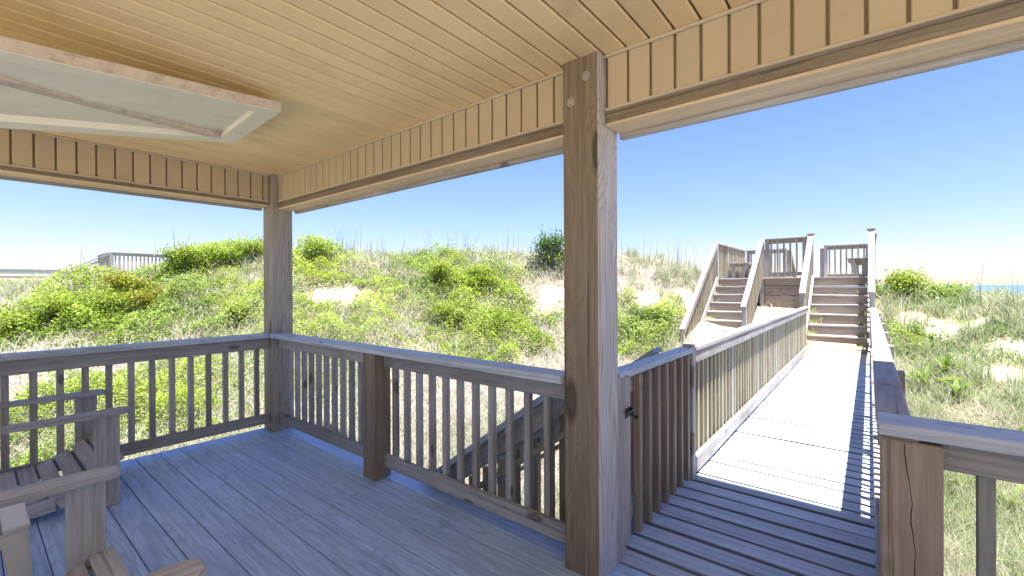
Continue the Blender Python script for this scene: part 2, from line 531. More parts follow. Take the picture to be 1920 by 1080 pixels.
gx = axis(-16, 12, 0.22, -4000, 4000)
gy = axis(-5, 17, 0.22, -4000, 4000)
GX, GY = np.meshgrid(gx, gy)
GZ = terrain(GX, GY)
nv = GX.size
nx_, ny_ = len(gx), len(gy)
idx = np.arange(nv).reshape(ny_, nx_)
quads = np.stack([idx[:-1, :-1], idx[:-1, 1:], idx[1:, 1:], idx[1:, :-1]], -1).reshape(-1, 4)


def np_mesh(name, co, faces, mat, tint=None, smooth=False):
    me = bpy.data.meshes.new(name)
    nf, k = faces.shape
    me.vertices.add(len(co)); me.vertices.foreach_set('co', co.astype(np.float32).ravel())
    me.loops.add(nf * k); me.loops.foreach_set('vertex_index', faces.astype(np.int32).ravel())
    me.polygons.add(nf)
    me.polygons.foreach_set('loop_start', np.arange(0, nf * k, k, dtype=np.int32))
    me.polygons.foreach_set('loop_total', np.full(nf, k, dtype=np.int32))
    if smooth: me.polygons.foreach_set('use_smooth', np.ones(nf, dtype=bool))
    if tint is not None:
        at = me.attributes.new('tint', 'FLOAT_COLOR', 'POINT')
        rgba = np.ones((len(co), 4), np.float32); rgba[:, :3] = tint
        at.data.foreach_set('color', rgba.ravel())
    me.update(calc_edges=True)
    me.materials.append(mat)
    o = bpy.data.objects.new(name, me)
    COL.objects.link(o)
    return o


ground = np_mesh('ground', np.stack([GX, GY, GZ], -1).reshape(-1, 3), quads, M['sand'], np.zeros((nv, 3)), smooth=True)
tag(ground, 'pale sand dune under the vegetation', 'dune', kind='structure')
sea = mesh_obj('sea', [(-6000, 75, -3.4), (6000, 75, -3.4), (6000, 8000, -3.4), (-6000, 8000, -3.4)], [(0, 1, 2, 3)], M['sea'])
tag(sea, 'blue sea beyond the dune', 'sea', kind='structure')

# ------------------------------------------------------------------ deck floor
Z0 = -0.014
deck = empty('deck', (0, 0, -0.026), 'grey wood-grain deck floor of the porch', 'deck', kind='structure')
DX0, DX1, DY1 = -0.225, 8.6, 0.206
k = 0
y = 0.206
rng = random.Random(3)
while y > -4.3:
    yc = y - 0.0715
    cuts = [1.735, 5.39] if k % 2 == 1 else [-9, 3.56, 7.2]
    xs = [DX0] + [c for c in cuts if DX0 < c < DX1] + [DX1]
    for a, b in zip(xs[:-1], xs[1:]):
        board('deck_board', (a + 0.0012, yc, -0.0125), (b - 0.0012, yc, -0.0125), 0.1425, 0.025, M['deck'], deck, bevel=0.003)
    y -= 0.147
    k += 1
YB = y + 0.147 - 0.147
board('rim_joist', (DX0, 0.18, -0.155), (DX1, 0.18, -0.155), 0.04, 0.25, M['rail'], deck)
board('rim_joist', (DX0 + 0.03, YB + 0.05, -0.155), (DX0 + 0.03, 0.155, -0.155), 0.04, 0.25, M['rail'], deck)
for jx in np.arange(0.25, DX1, 0.45):
    board('joist', (jx, YB + 0.03, -0.155), (jx, 0.158, -0.155), 0.04, 0.24, M['rail'], deck)
for px, py in ((-0.1, 0.08), (3.3, 0.08), (6.5, 0.08), (-0.1, -2.1), (3.3, -3.9), (6.5, -3.9), (-0.1, -3.9)):
    zt = -0.282
    board('pile', (px, py, -1.9), (px, py, zt), 0.19, 0.19, M['post'], deck, up=(0, 1, 0))

# ------------------------------------------------------------------ porch posts
S = 0.192


def porch_post(loc, label, bolts=(), mat='lit_bleached_post'):
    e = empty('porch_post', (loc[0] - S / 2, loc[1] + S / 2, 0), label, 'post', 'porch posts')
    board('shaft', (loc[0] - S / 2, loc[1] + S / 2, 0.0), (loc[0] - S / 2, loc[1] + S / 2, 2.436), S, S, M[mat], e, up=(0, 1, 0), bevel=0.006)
    for (bx, bz) in bolts:
        # washer and hex head on the face that looks at the porch
        mw = disc_mesh('washer', [(0.022, 0), (0.022, 0.003), (0.011, 0.0035)], 16, M['steel'])
        mh = disc_mesh('bolt_head', [(0.013, 0.003), (0.013, 0.010), (0.008, 0.012)], 6, M['steel'])
        rot = Matrix.Rotation(R(90), 4, 'X')
        b = bpy.data.objects.new('bolt', mw)
        link(b, e, Matrix.Translation((bx, loc[1] - 0.0005, bz)) @ rot)
        link(bpy.data.objects.new('bolt_head', mh), b, Matrix.Translation((bx, loc[1] - 0.0005, bz)) @ rot)
    return e


porch_post((0, 0), 'square weathered timber post at the porch corner', mat='grey_post')
P2X = 3.407
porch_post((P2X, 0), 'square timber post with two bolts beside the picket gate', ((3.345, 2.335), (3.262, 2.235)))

# ------------------------------------------------------------------ ceiling, beams and roof
ceil = empty('ceiling', (0, 0, 2.433), 'cream vinyl plank ceiling of the porch', 'ceiling', kind='structure')
CP = 0.107
x = 3.19 - CP * 31
while x < 8.6:
    a, b = x, x + CP
    if b > -0.2:
        yb = -4.4
        pr = [(-CP / 2 + 0.001, 0.012), (-CP / 2 + 0.001, 0.004), (-CP / 2 + 0.007, 0.0), (CP / 2 - 0.012, 0.0), (CP / 2 - 0.0095, 0.0025), (CP / 2 - 0.0095, 0.012)]
        c = (a + b) / 2
        key = ('plank',)
        if key not in _cache:
            o = prism('ceiling_plank', pr, (c, yb, 2.433), (c, 0.24, 2.433), UP, M['vinyl'], ceil)
            _cache[key] = o.data
        else:
            o = bpy.data.objects.new('ceiling_plank', _cache[key])
            link(o, ceil, basis((c, yb, 2.433), (c, 0.24, 2.433), UP))
    x += CP
board('backing', (-0.3, -2.06, 2.452), (8.7, -2.06, 2.452), 4.7, 0.012, M['groove'], ceil, bevel=0)

FP = 0.1045


def fascia_beam(name, label, p0, p1, inward, zb=2.103, first=0.0, plank_z=2.178, flip=False):
    """A boxed header: timber core, cream vertical planks on the inside face, trim strips."""
    p0, p1 = Vector((*p0, 0)), Vector((*p1, 0))
    d = (p1 - p0).normalized()
    L = (p1 - p0).length
    n = Vector((*inward, 0))            # towards the porch
    e = empty(name, (p0.x, p0.y, zb), label, 'beam', 'boxed porch beams')
    q = lambda s, off, z: p0 + d * s + n * off + Vector((0, 0, z))
    # core timbers (three plies, underside pale)
    zc = (zb + 2.42) / 2
    hh = 2.42 - zb
    board('core_timber', q(0.001, -0.085, zc + 0.004), q(L - 0.001, -0.085, zc + 0.004), hh, 0.12, M['pine'], e, up=n)
    board('inner_ply', q(0, -0.013, zb + 0.037), q(L, -0.013, zb + 0.037), 0.042, 0.022, M['post'], e, up=n)
    board('inner_ply', q(0, -0.011, zb + 0.0665), q(L, -0.011, zb + 0.0665), 0.016, 0.022, M['post'], e, up=n)
    board('soffit_board', q(0.0015, -0.074, zb + 0.0075), q(L - 0.0015, -0.074, zb + 0.0075), 0.15, 0.015, M['pine'], e, up=UP)
    board('outer_ply', q(0, -0.166, zb + 0.08), q(L, -0.166, zb + 0.08), 0.20, 0.036, M['rail'], e, up=n)
    # channel backing behind the planks
    board('channel_backing', q(0, -0.0145, (plank_z + 2.43) / 2), q(L, -0.0145, (plank_z + 2.43) / 2), 2.43 - plank_z, 0.006, M['groove'], e, up=n, bevel=0)
    s = first - FP
    while s < L:
        a, b = max(s + 0.0055, 0.002), min(s + FP - 0.0055, L - 0.002)
        if b - a > 0.015:
            c = (a + b) / 2
            board('fascia_plank', q(c, -0.0055, plank_z + 0.002), q(c, -0.0055, 2.4315), b - a, 0.012, M['fascia'], e, up=n, bevel=0.0035)
        s += FP
    board('lower_trim', q(0, 0.003, plank_z - 0.001), q(L, 0.003, plank_z - 0.001), 0.014, 0.022, M['vinyl_trim'], e, up=n, bevel=0.004)
    board('upper_trim', q(0, 0.006, 2.424), q(L, 0.006, 2.424), 0.016, 0.014, M['vinyl_trim'], e, up=n, bevel=0.004)
    return e


fascia_beam('porch_beam', 'cream panelled beam between the two porch posts', (0.0, 0.062), (3.214, 0.062), (0, -1), first=0.301 - 0.209 + 0.0005)
fascia_beam('porch_beam', 'cream panelled beam spanning over the walkway entrance', (3.408, 0.062), (8.6, 0.062), (0, -1), first=0.112)
fascia_beam('porch_beam', 'cream panelled beam above the side railing and chairs', (-0.06, -0.001), (-0.06, -4.4), (1, 0), zb=2.128, first=0.05)

up = empty('upper_balcony', (3.9, -1.5, 2.46), 'upper balcony floor carried on the porch beams', 'balcony')
board('floor_slab', (-0.24, -2.1, 2.70), (8.8, -2.1, 2.70), 4.62, 0.10, M['walk'], up, bevel=0.01)
for rx in np.arange(0.0, 8.8, 0.6):
    board('joist', (rx, -4.35, 2.555), (rx, 0.20, 2.555), 0.04, 0.185, M['rail'], up)
board('band_board', (-0.26, 0.226, 2.55), (8.8, 0.226, 2.55), 0.24, 0.028, M['rail'], up, up=(0, 1, 0))
roof = empty('shade_roof', (3.9, -1.5, 5.2), 'unseen high roof added above the upper balcony to cast the eave shadow', 'roof')  # out of view, added for its eave shadow, set high to let skylight in
board('roof_slab', (-0.75, -1.64, 5.30), (9.2, -1.64, 5.30), 5.75, 0.16, M['shingle'], roof, bevel=0.01)
for px in (-0.096, 3.31, 8.75):
    board('upper_post', (px, 0.07, 2.755), (px, 0.07, 5.215), 0.14, 0.14, M['post'], roof, up=(0, 1, 0))
    board('upper_post', (px, -4.3, 2.755), (px, -4.3, 5.215), 0.14, 0.14, M['post'], roof, up=(0, 1, 0))
# two house posts carry the back of the roof, behind the viewer
for px in (-0.096, 3.3, 8.4):
    pp = empty('porch_post', (px, -4.45, 0), {-0.096: 'timber post at the back end of the side railing', 3.3: 'timber post at the back of the porch behind the chairs', 8.4: 'timber post at the outer back end of the porch'}[px], 'post', 'back porch posts')
    board('shaft', (px, -4.45, -1.5), (px, -4.45, 2.58), S, S, M['post'], pp, up=(0, 1, 0))
pp = empty('porch_post', (8.4, 0.1, 0), 'timber post at the far end of the porch front', 'post')
board('shaft', (8.75, 0.12, -1.5), (8.75, 0.12, 2.58), S, S, M['post'], pp, up=(0, 1, 0))

# ------------------------------------------------------------------ white braced panel hung under the ceiling
pan = empty('hanging_panel', (1.42, -1.4, 2.25), 'old white framed panel with a diagonal brace slung under the ceiling', 'panel')
A0, B0 = Vector((1.812, -0.704, 2.34)), Vector((1.03, -0.664, 2.34))
A1, B1 = Vector((1.925, -1.73, 2.22)), Vector((1.005, -1.70, 2.16))


def pmap(s, t, h):
    """s 0 near edge..1 far edge, t metres back from the front end, h above the underside."""
    a = A0.lerp(A1, t / 1.03); b = B0.lerp(B1, t / 1.03)
    return a.lerp(b, s) + Vector((0, 0.1, 1)).normalized() * h


def panel_piece(name, poly, h0, h1, mat, parent):
    vs = [pmap(s, t, h0) for s, t in poly] + [pmap(s, t, h1) for s, t in poly]
    n = len(poly)
    fs = [tuple(range(n)), tuple(range(2 * n - 1, n - 1, -1))] + [(i, i + n, (i + 1) % n + n, (i + 1) % n) for i in range(n)]
    return mesh_obj(name, vs, fs, mat, parent)


TB = 1.75
panel_piece('near_rail', [(0, 0), (0.1, 0), (0.1, TB), (0, TB)], 0.0, 0.05, M['paint'], pan)
panel_piece('near_edge_strip', [(-0.006, 0), (-0.0005, 0), (-0.0005, TB), (-0.006, TB)], 0.004, 0.052, M['paint_edge'], pan)
panel_piece('far_rail', [(0.88, 0), (1, 0), (1, TB), (0.88, TB)], 0.0, 0.05, M['paint'], pan)
panel_piece('end_rail', [(0.1005, 0), (0.8795, 0), (0.8795, 0.11), (0.1005, 0.11)], 0.001, 0.05, M['paint'], pan)
panel_piece('end_rail', [(0.1005, TB - 0.11), (0.8795, TB - 0.11), (0.8795, TB), (0.1005, TB)], 0.001, 0.05, M['paint'], pan)
panel_piece('sheet', [(0.101, 0.111), (0.879, 0.111), (0.879, TB - 0.111), (0.101, TB - 0.111)], 0.036, 0.046, M['paint'], pan)
panel_piece('brace', [(0.86, 0.1115), (0.878, 0.1115), (0.878, 0.16), (0.15, TB - 0.1115), (0.1015, TB - 0.1115), (0.1015, TB - 0.2)], 0.003, 0.0355, M['paint_edge'], pan)
for s in (0.25, 0.75):
    for t in (0.06, TB - 0.06):
        c = pmap(s, t, 0.05)
        board('hanger', c, (c.x, c.y, 2.436), 0.03, 0.004, M['steel'], pan, up=(0, 1, 0), bevel=0)

# ------------------------------------------------------------------ railings
RH = 0.93
_balm = {}


def baluster(p0, p1, mat, parent, s=0.038, up=(0, 1, 0)):
    return board('baluster', p0, p1, s, s, mat, parent, up=up, bevel=0.003)


# side railing above the chairs (runs along Y)
rl = empty('deck_railing', (-0.08, -2.1, 0), 'brown timber railing along the side behind the chairs', 'railing', 'porch railings')
board('cap', (-0.066, -4.3, 0.911), (-0.066, -0.003, 0.911), 0.14, 0.038, M['cap'], rl)
board('top_rail', (-0.078, -4.3, 0.8395), (-0.078, -0.003, 0.8395), 0.036, 0.1045, M['rail'], rl)
board('bottom_rail', (-0.078, -4.3, 0.125), (-0.078, -0.003, 0.125), 0.036, 0.089, M['rail'], rl)
yv = -0.095
while yv > -4.2:
    baluster((-0.117, yv, 0.09), (-0.117, yv, 0.885), M['rail'], rl)
    yv -= 0.1297

# front railing between the posts (two bays and a mid post)
rf = empty('deck_railing', (1.6, 0.08, 0), 'brown timber railing with a stout mid post between the porch posts', 'railing', 'porch railings')
board('cap', (0.002, 0.045, 0.911), (3.212, 0.045, 0.911), 0.14, 0.038, M['cap'], rf)
for a, b in ((0.0015, 1.527), (1.6695, 3.2125)):
    board('top_rail', (a, 0.077, 0.8435), (b, 0.077, 0.8435), 0.036, 0.0965, M['rail'], rf)
    board('bottom_rail', (a, 0.077, 0.123), (b, 0.077, 0.123), 0.036, 0.089, M['rail'], rf)
board('mid_post', (1.598, 0.05, 0.0), (1.598, 0.05, 0.8915), 0.14, 0.14, M['post'], rf, up=(0, 1, 0), bevel=0.005)
for xx in [0.12 + 0.1305 * i for i in range(11)]:
    baluster((xx, 0.1155, 0.09), (xx, 0.1155, 0.885), M['rail'], rf)
for xx in [1.732 + 0.1313 * i for i in range(12)]:
    baluster((xx, 0.1155, 0.09), (xx, 0.1155, 0.885), M['rail'], rf)

# right-hand railing from the walkway mouth
rr = empty('deck_railing', (5.5, 0.08, 0), 'brown timber railing with a cracked corner post beside the walkway mouth', 'railing', 'porch railings')
board('cap', (4.384, 0.062, 0.911), (8.6, 0.062, 0.911), 0.155, 0.038, M['cap'], rr)
board('spacer', (4.392, 0.07, 0.886), (4.478, 0.07, 0.886), 0.14, 0.012, M['post'], rr)
board('top_rail', (4.5345, 0.078, 0.8435), (8.6, 0.078, 0.8435), 0.036, 0.0965, M['rail'], rr)
board('bottom_rail', (4.5345, 0.078, 0.123), (8.6, 0.078, 0.123), 0.036, 0.089, M['rail'], rr)
cp = board('corner_post', (4.4605, 0.071, 0.0), (4.4605, 0.071, 0.8795), 0.144, 0.144, M['corner'], rr, up=(0, 1, 0), bevel=0.005)
# drying crack in the post face: a thin ragged dark sliver set into the face
pts = []
rg = random.Random(5)
zz = 0.872; xx = 4.445
while zz > 0.05:
    pts.append((xx, zz)); zz -= 0.03; xx += rg.uniform(-0.0035, 0.0048)
vs = [(p[0] - 0.0012 - 0.0008 * math.sin(i), -0.0016, p[1]) for i, p in enumerate(pts)] + [(p[0] + 0.0012, -0.0016, p[1]) for p in pts]
n = len(pts)
mesh_obj('drying_crack', vs, [(i, i + 1, n + i + 1, n + i) for i in range(n - 1)], M['black_iron'], cp)
xx = 4.6345
while xx < 8.4:
    baluster((xx, 0.117, 0.09), (xx, 0.117, 0.885), M['rail'], rr)
    xx += 0.1313
for zz in (0.868, 0.835):
    link(bpy.data.objects.new('screw', disc_mesh('screw', [(0.004, 0), (0.003, 0.0025)], 10, M['steel'])), rr,
         Matrix.Translation((4.552, 0.0595, zz)) @ Matrix.Rotation(R(90), 4, 'X'))

# ------------------------------------------------------------------ walkway
WX0, WX1 = 3.335, 4.455
walk = empty('walkway', (3.9, 4.6, -0.03), 'bleached plank walkway from the porch to the dune stairs', 'walkway', kind='structure')
y = 0.212
rg = random.Random(11)
i = 0
while y < 8.95:
    zc = -0.019 + rg.uniform(-0.003, 0.002)
    tilt = rg.uniform(-0.002, 0.002)
    sk = rg.uniform(-0.003, 0.003)
    board('walkway_board', (WX0 + rg.uniform(0, 0.008), y + 0.07 - sk, zc - tilt), (WX1 + rg.uniform(-0.008, 0.004), y + 0.07 + sk, zc + tilt), 0.131 + rg.uniform(-0.005, 0.003), 0.036, M['walk'], walk, bevel=0.0018)
    y += 0.1475
    i += 1
for xx in (3.42, 3.9, 4.37):
    board('stringer', (xx, 0.208, -0.133), (xx, 8.9, -0.133), 0.04, 0.185, M['grey'], walk)
for yy in (1.6, 4.2, 6.8):
    for xx in (3.469, 4.321):
        board('pile', (xx, yy, -1.7), (xx, yy, -0.045), 0.09, 0.09, M['grey'], walk, up=(0, 1, 0))


def walk_rail(name, label, xin, side, y0, y1, post_ys, capw):
    """side -1: railing left of the walkway, +1: right. xin = inner face of side board."""
    e = empty(name, (xin, y0, 0), label, 'railing', 'walkway railings')
    segs = 3
    ys = [y0 + (y1 - y0) * j / segs for j in range(segs + 1)]
    for a, b in zip(ys[:-1], ys[1:]):
        dz = 0.004
        board('cap', (xin + side * (capw / 2 - 0.006), a + 0.001, 0.911), (xin + side * (capw / 2 - 0.006), b - 0.001, 0.911), capw, 0.038, M['grey'], e, bevel=0.006)
        board('side_board', (xin + side * 0.019, a + 0.001, 0.850), (xin + side * 0.019, b - 0.001, 0.850), 0.038, 0.083, M['grey'], e, bevel=0.006)
        board('kerb', (xin + side * 0.019, a + 0.001, 0.077), (xin + side * 0.019, b - 0.001, 0.077), 0.038, 0.115, M['grey'], e, bevel=0.006)
    yy = y0 + 0.09
    r2 = random.Random(int(y1 * 10) + side)
    while yy < y1 - 0.03:
        if all(abs(yy - q) > 0.075 for q in post_ys):
            j = r2.uniform(-0.004, 0.004)
            baluster((xin + side * 0.0575, yy + j, 0.03), (xin + side * 0.0575, yy - j, 0.889), M['slat'], e)
        yy += 0.118
    for q in post_ys:
        board('post', (xin + side * 0.084, q, -0.9 if q < 5 else -0.5), (xin + side * 0.084, q, 0.888), 0.089, 0.089, M['grey'], e, up=(0, 1, 0))
    return e


walk_rail('walkway_railing', 'weathered grey railing of the walkway starting at the gate hinge', 3.398, -1, 1.465, 9.05, (1.51, 2.75, 4.0, 5.3, 6.6, 7.9), 0.089)
walk_rail('walkway_railing', 'weathered grey railing of the walkway starting at the cracked corner post', 4.384, 1, 0.145, 9.05, (1.4, 2.75, 4.0, 5.3, 6.6, 7.9), 0.092)

# ------------------------------------------------------------------ gate
gate = empty('picket_gate', (3.37, 0.86, 0), 'narrow picket gate with black latch in the walkway side', 'gate')
gp = board('latch_post', (3.362, 0.2475, -0.02), (3.362, 0.2475, 0.905), 0.076, 0.089, M['grey'], gate, up=(0, 1, 0))
board('post_cap', (3.355, 0.215, 0.917), (3.355, 0.33, 0.917), 0.10, 0.022, M['cap'], gate)
board('stile', (3.36, 0.355, 0.04), (3.36, 0.355, 0.888), 0.038, 0.085, M['grey'], gate, up=(0, 1, 0))
board('stile', (3.355, 1.352, 0.04), (3.355, 1.352, 0.888), 0.038, 0.07, M['grey'], gate, up=(0, 1, 0))
board('rail', (3.345, 0.399, 0.15), (3.345, 1.315, 0.15), 0.036, 0.089, M['rail'], gate)
board('rail', (3.345, 0.399, 0.835), (3.345, 1.315, 0.835), 0.036, 0.089, M['rail'], gate)
board('cap', (3.355, 0.333, 0.909), (3.355, 1.393, 0.909), 0.089, 0.036, M['cap'], gate)
for j in range(7):
    yy = 0.482 + 0.1355 * j
    b = board('picket', (3.3835, yy, 0.03), (3.3835, yy, 0.886), 0.038, 0.040, M['picket'], gate, up=(0, 1, 0))
board('hinge_post', (3.362, 1.4275, -0.02), (3.362, 1.4275, 0.945), 0.072, 0.065, M['grey'], gate, up=(0, 1, 0))
for zz in (0.25, 0.72):
    h = board('hinge', (3.399, 1.395, zz - 0.075), (3.399, 1.395, zz + 0.075), 0.05, 0.004, M['rust'], gate, up=(1, 0, 0), bevel=0.001)
lt = board('latch', (3.402, 0.285, 0.715), (3.402, 0.355, 0.715), 0.05, 0.008, M['black_iron'], gate, up=(1, 0, 0), bevel=0.002)
board('latch_bar', (3.412, 0.27, 0.722), (3.412, 0.375, 0.722), 0.012, 0.012, M['black_iron'], lt, up=(1, 0, 0), bevel=0.003)
board('latch_ring', (3.414, 0.345, 0.69), (3.414, 0.345, 0.74), 0.012, 0.012, M['black_iron'], lt, up=(1, 0, 0), bevel=0.003)
board('catch_pin', (3.3835, 0.475, 0.655), (3.3835, 0.445, 0.655), 0.018, 0.018, M['black_iron'], gate, bevel=0.004)

# ------------------------------------------------------------------ side stairs that go down from the gate
ss = empty('side_stairs', (2.4, 0.8, -0.6), 'timber side stairs going down from the picket gate in front of the porch', 'stairs')
SL = 0.73
top = (3.26, 0.25)


def sx(z, x0=3.26):
    return x0 - (-z) / SL


for j in range(6):
    zt = -0.195 * (j + 1)
    xc = 3.2 - 0.267 * j - 0.133
    board('tread', (xc, 0.305, zt), (xc, 1.30, zt), 0.275, 0.036, M['walk'], ss)
for yy in (0.283, 1.322):
    board('stringer', (3.30, yy, -0.16), (1.50, yy, -0.16 - 1.80 * SL), 0.036, 0.24, M['rail'], ss)
for yy, pm in ((0.262, M['rail']), (1.36, M['slat'])):
    x1 = 1.62
    def zr(xv): return 0.955 + SL * (xv - 3.20)
    xa = 3.16
    board('hand_rail', (xa, yy, zr(xa) - 0.03), (x1, yy, zr(x1) - 0.03), 0.14, 0.036, M['cap'], ss)
    board('top_rail', (xa, yy, zr(xa) - 0.115), (x1, yy, zr(x1) - 0.115), 0.036, 0.12, M['rail'], ss)
    board('bottom_rail', (xa, yy, zr(xa) - 0.30), (x1, yy, zr(x1) - 0.30), 0.036, 0.036, M['slat'], ss)
    xb = xa - 0.10
    while xb > x1 + 0.12:
        baluster((xb, yy + 0.0375, zr(xb) - 1.12), (xb, yy + 0.0375, zr(xb) - 0.2), M['slat'], ss)
        xb -= 0.125
    for xp in (3.05, 1.66):
        board('post', (xp, yy + 0.064, -1.5), (xp, yy + 0.064, zr(xp) - 0.07), 0.089, 0.089, M['post'], ss, up=(0, 1, 0))

# ------------------------------------------------------------------ dune stairs and platform
PZ, PY, RISE, GO = 1.56, 10.9, 0.205, 0.27


def dune_stairs(name, label, xa, xb, n, buried):
    e = empty(name, ((xa + xb) / 2, PY - GO * n / 2, PZ - RISE * n / 2), label, 'stairs', 'dune stairs')
    rg = random.Random(n)
    for k in range(1, n + 1):
        z = PZ - RISE * k
        yn = PY - GO * k
        w = rg.uniform(-0.006, 0.006)
        board('tread', (xa, yn + 0.138, z - 0.019 + w), (xb, yn + 0.138, z - 0.019 - w), 0.285, 0.038, M['grey'], e, bevel=0.006)
    for k in range(0, n + 1):
        z = PZ - RISE * k
        yn = PY - GO * k
        board('riser', (xa + 0.002, yn + 0.024, z - 0.123), (xb - 0.002, yn + 0.024, z - 0.123), 0.16, 0.022, M['riser'], e, up=(0, 1, 0))
    for xs in (xa - 0.021, xb + 0.021):
        board('stringer', (xs, PY + 0.02, PZ - 0.06), (xs, PY - GO * n - 0.1, PZ - 0.06 - RISE / GO * (GO * n + 0.12)), 0.038, 0.26, M['grey'], e)
    return e


SLP = RISE / GO


def stair_rail(name, label, x, ylow, ztop, parent_posts=True, cap_post=False, inner=1):
    """Sloping 2x6 handrail from the platform post down to a newel."""
    e = empty(name, (x, ylow, 0), label, 'railing', 'sloping stair railings')
    yt = PY - 0.02
    zl = ztop - SLP * (yt - ylow)
    board('hand_rail', (x, yt + 0.02, ztop - 0.019 + 0.015), (x, ylow, zl - 0.019), 0.11, 0.038, M['grey'], e, bevel=0.006)
    board('side_rail', (x + inner * 0.03, yt, ztop - 0.10), (x + inner * 0.03, ylow + 0.05, zl - 0.07), 0.036, 0.089, M['grey'], e)
    yy = yt - 0.10
    while yy > ylow + 0.1:
        zt = ztop - SLP * (yt - yy)
        baluster((x - inner * 0.0075, yy, zt - 1.02), (x - inner * 0.0075, yy, zt - 0.045), M['slat'], e)
        yy -= 0.125
    board('newel', (x - inner * 0.008, ylow + 0.05, -0.7), (x - inner * 0.008, ylow + 0.05, zl - 0.012), 0.089, 0.089, M['grey'], e, up=(0, 1, 0))
    tp = 2.60 if cap_post else ztop + 0.0
    if cap_post:
        pz = ztop + 0.045
        b = board('top_post', (x, PY + 0.055, 0.3), (x, PY + 0.055, pz), 0.10, 0.10, M['grey'], e, up=(0, 1, 0))
        board('post_cap', (x - 0.08, PY + 0.055, pz + 0.019), (x + 0.08, PY + 0.055, pz + 0.019), 0.16, 0.036, M['grey'], b)
    else:
        board('top_post', (x, PY + 0.05, 0.6), (x, PY + 0.05, ztop - 0.045), 0.089, 0.089, M['grey'], e, up=(0, 1, 0))
    return e


dune_stairs('dune_stairs', 'bleached dune stairs rising from the end of the plank walkway', 3.345, 4.335, 8, 0)
dune_stairs('dune_stairs', 'bleached dune stairs half buried in sand beside the grassy bank', 1.22, 2.18, 7, 1)
stair_rail('stair_railing', 'sloping railing of the walkway stairs beside the bushy clump', 4.40, 9.15, 2.55, cap_post=True, inner=-1)
stair_rail('stair_railing', 'sloping railing of the walkway stairs beside the bare sand bank', 3.275, 9.15, 2.53, cap_post=True, inner=1)
stair_rail('stair_railing', 'sloping railing of the sand-buried stairs beside the bare sand bank', 2.245, 8.75, 2.53, inner=-1)
stair_rail('stair_railing', 'sloping railing of the sand-buried stairs along the grassy bank', 1.155, 8.1, 2.53, inner=1)

pl = empty('dune_platform', (2.8, 12.7, PZ), 'raised timber lookout platform on top of the dune', 'platform')
yy = PY - 0.012
rg = random.Random(21)
while yy < 14.5:
    board('platform_board', (1.08, yy + 0.07, PZ - 0.019), (4.48, yy + 0.07, PZ - 0.019), 0.14, 0.037, M['grey'], pl, bevel=0.005)
    yy += 0.146
for zc, h in ((1.455, 0.17), (1.24, 0.235), (1.0, 0.225), (0.77, 0.22)):
    board('face_board', (2.30, PY + 0.06, zc), (3.21, PY + 0.06, zc), h, 0.036, M['riser'], pl, up=(0, -1, 0))
for xx, yy in ((1.1, 14.45), (4.45, 14.45), (2.6, 14.45), (2.6, 12.8), (1.1, 12.8), (4.45, 12.8)):
    board('pile', (xx, yy, 0.0), (xx, yy, PZ - 0.045), 0.14, 0.14, M['grey'], pl, up=(0, 1, 0))
board('beam', (1.1, 12.8, PZ - 0.14), (4.46, 12.8, PZ - 0.14), 0.09, 0.2, M['grey'], pl)


def flat_rail(label, p0, p1, ztop, nposts=2):
    p0, p1 = Vector((*p0, 0)), Vector((*p1, 0))
    d = (p1 - p0).normalized()
    nrm = Vector((-d.y, d.x, 0))
    L = (p1 - p0).length
    e = empty('platform_railing', (p0.x, p0.y, PZ), label, 'railing', 'platform railings')
    q = lambda s, z, o=0: p0 + d * s + nrm * o + Vector((0, 0, z))
    board('cap', q(0, ztop - 0.019), q(L, ztop - 0.019), 0.14, 0.037, M['grey'], e)
    board('top_rail', q(0.01, ztop - 0.087, 0.02), q(L - 0.01, ztop - 0.087, 0.02), 0.036, 0.097, M['riser'], e)
    board('bottom_rail', q(0.01, PZ + 0.09, 0.02), q(L - 0.01, PZ + 0.09, 0.02), 0.036, 0.085, M['grey'], e)
    s = 0.14
    while s < L - 0.08:
        baluster(q(s, PZ + 0.03, -0.018), q(s, ztop - 0.045, -0.018), M['slat'], e, up=nrm)
        s += 0.135
    for j in range(nposts):
        s = 0.05 + (L - 0.10) * j / max(1, nposts - 1)
        board('post', q(s, PZ + 0.002, 0.0), q(s, ztop - 0.04, 0.0), 0.089, 0.089, M['grey'], e, up=nrm)
    return e


flat_rail('platform railing between the two flights of dune stairs', (2.31, PY + 0.06), (3.215, PY + 0.06), 2.545)
flat_rail('platform side railing above the grassy bank', (1.13, PY + 0.12), (1.13, 14.42), 2.53, 4)
flat_rail('platform railing along the sea side by the wide bench', (1.21, 14.46), (2.35, 14.46), 2.53)
flat_rail('platform railing along the sea side by the narrow bench', (3.30, 14.46), (4.38, 14.46), 2.56)
flat_rail('platform side railing above the bushy clump', (4.43, 14.42), (4.43, PY + 0.14), 2.53, 4)
# stair rails that drop to the beach
for xx, lab in ((2.40, 'railing dropping to the beach beside the wide bench'), (3.26, 'railing dropping to the beach beside the narrow bench')):
    e = empty('beach_railing', (xx, 14.6, PZ), lab, 'railing', 'beach stair railings')
    board('hand_rail', (xx, 14.52, 2.50), (xx, 16.6, 1.25), 0.11, 0.038, M['grey'], e)
    board('post', (xx, 14.6, 0.2), (xx, 14.6, 2.43), 0.12, 0.12, M['grey'], e, up=(0, 1, 0))
    board('post', (xx, 16.5, -0.6), (xx, 16.5, 1.27), 0.09, 0.09, M['grey'], e, up=(0, 1, 0))
    yv = 14.8
    while yv < 16.4:
        zt = 2.50 - (yv - 14.52) * 0.601
        baluster((xx, yv, zt - 0.9), (xx, yv, zt - 0.02), M['slat'], e)
        yv += 0.14


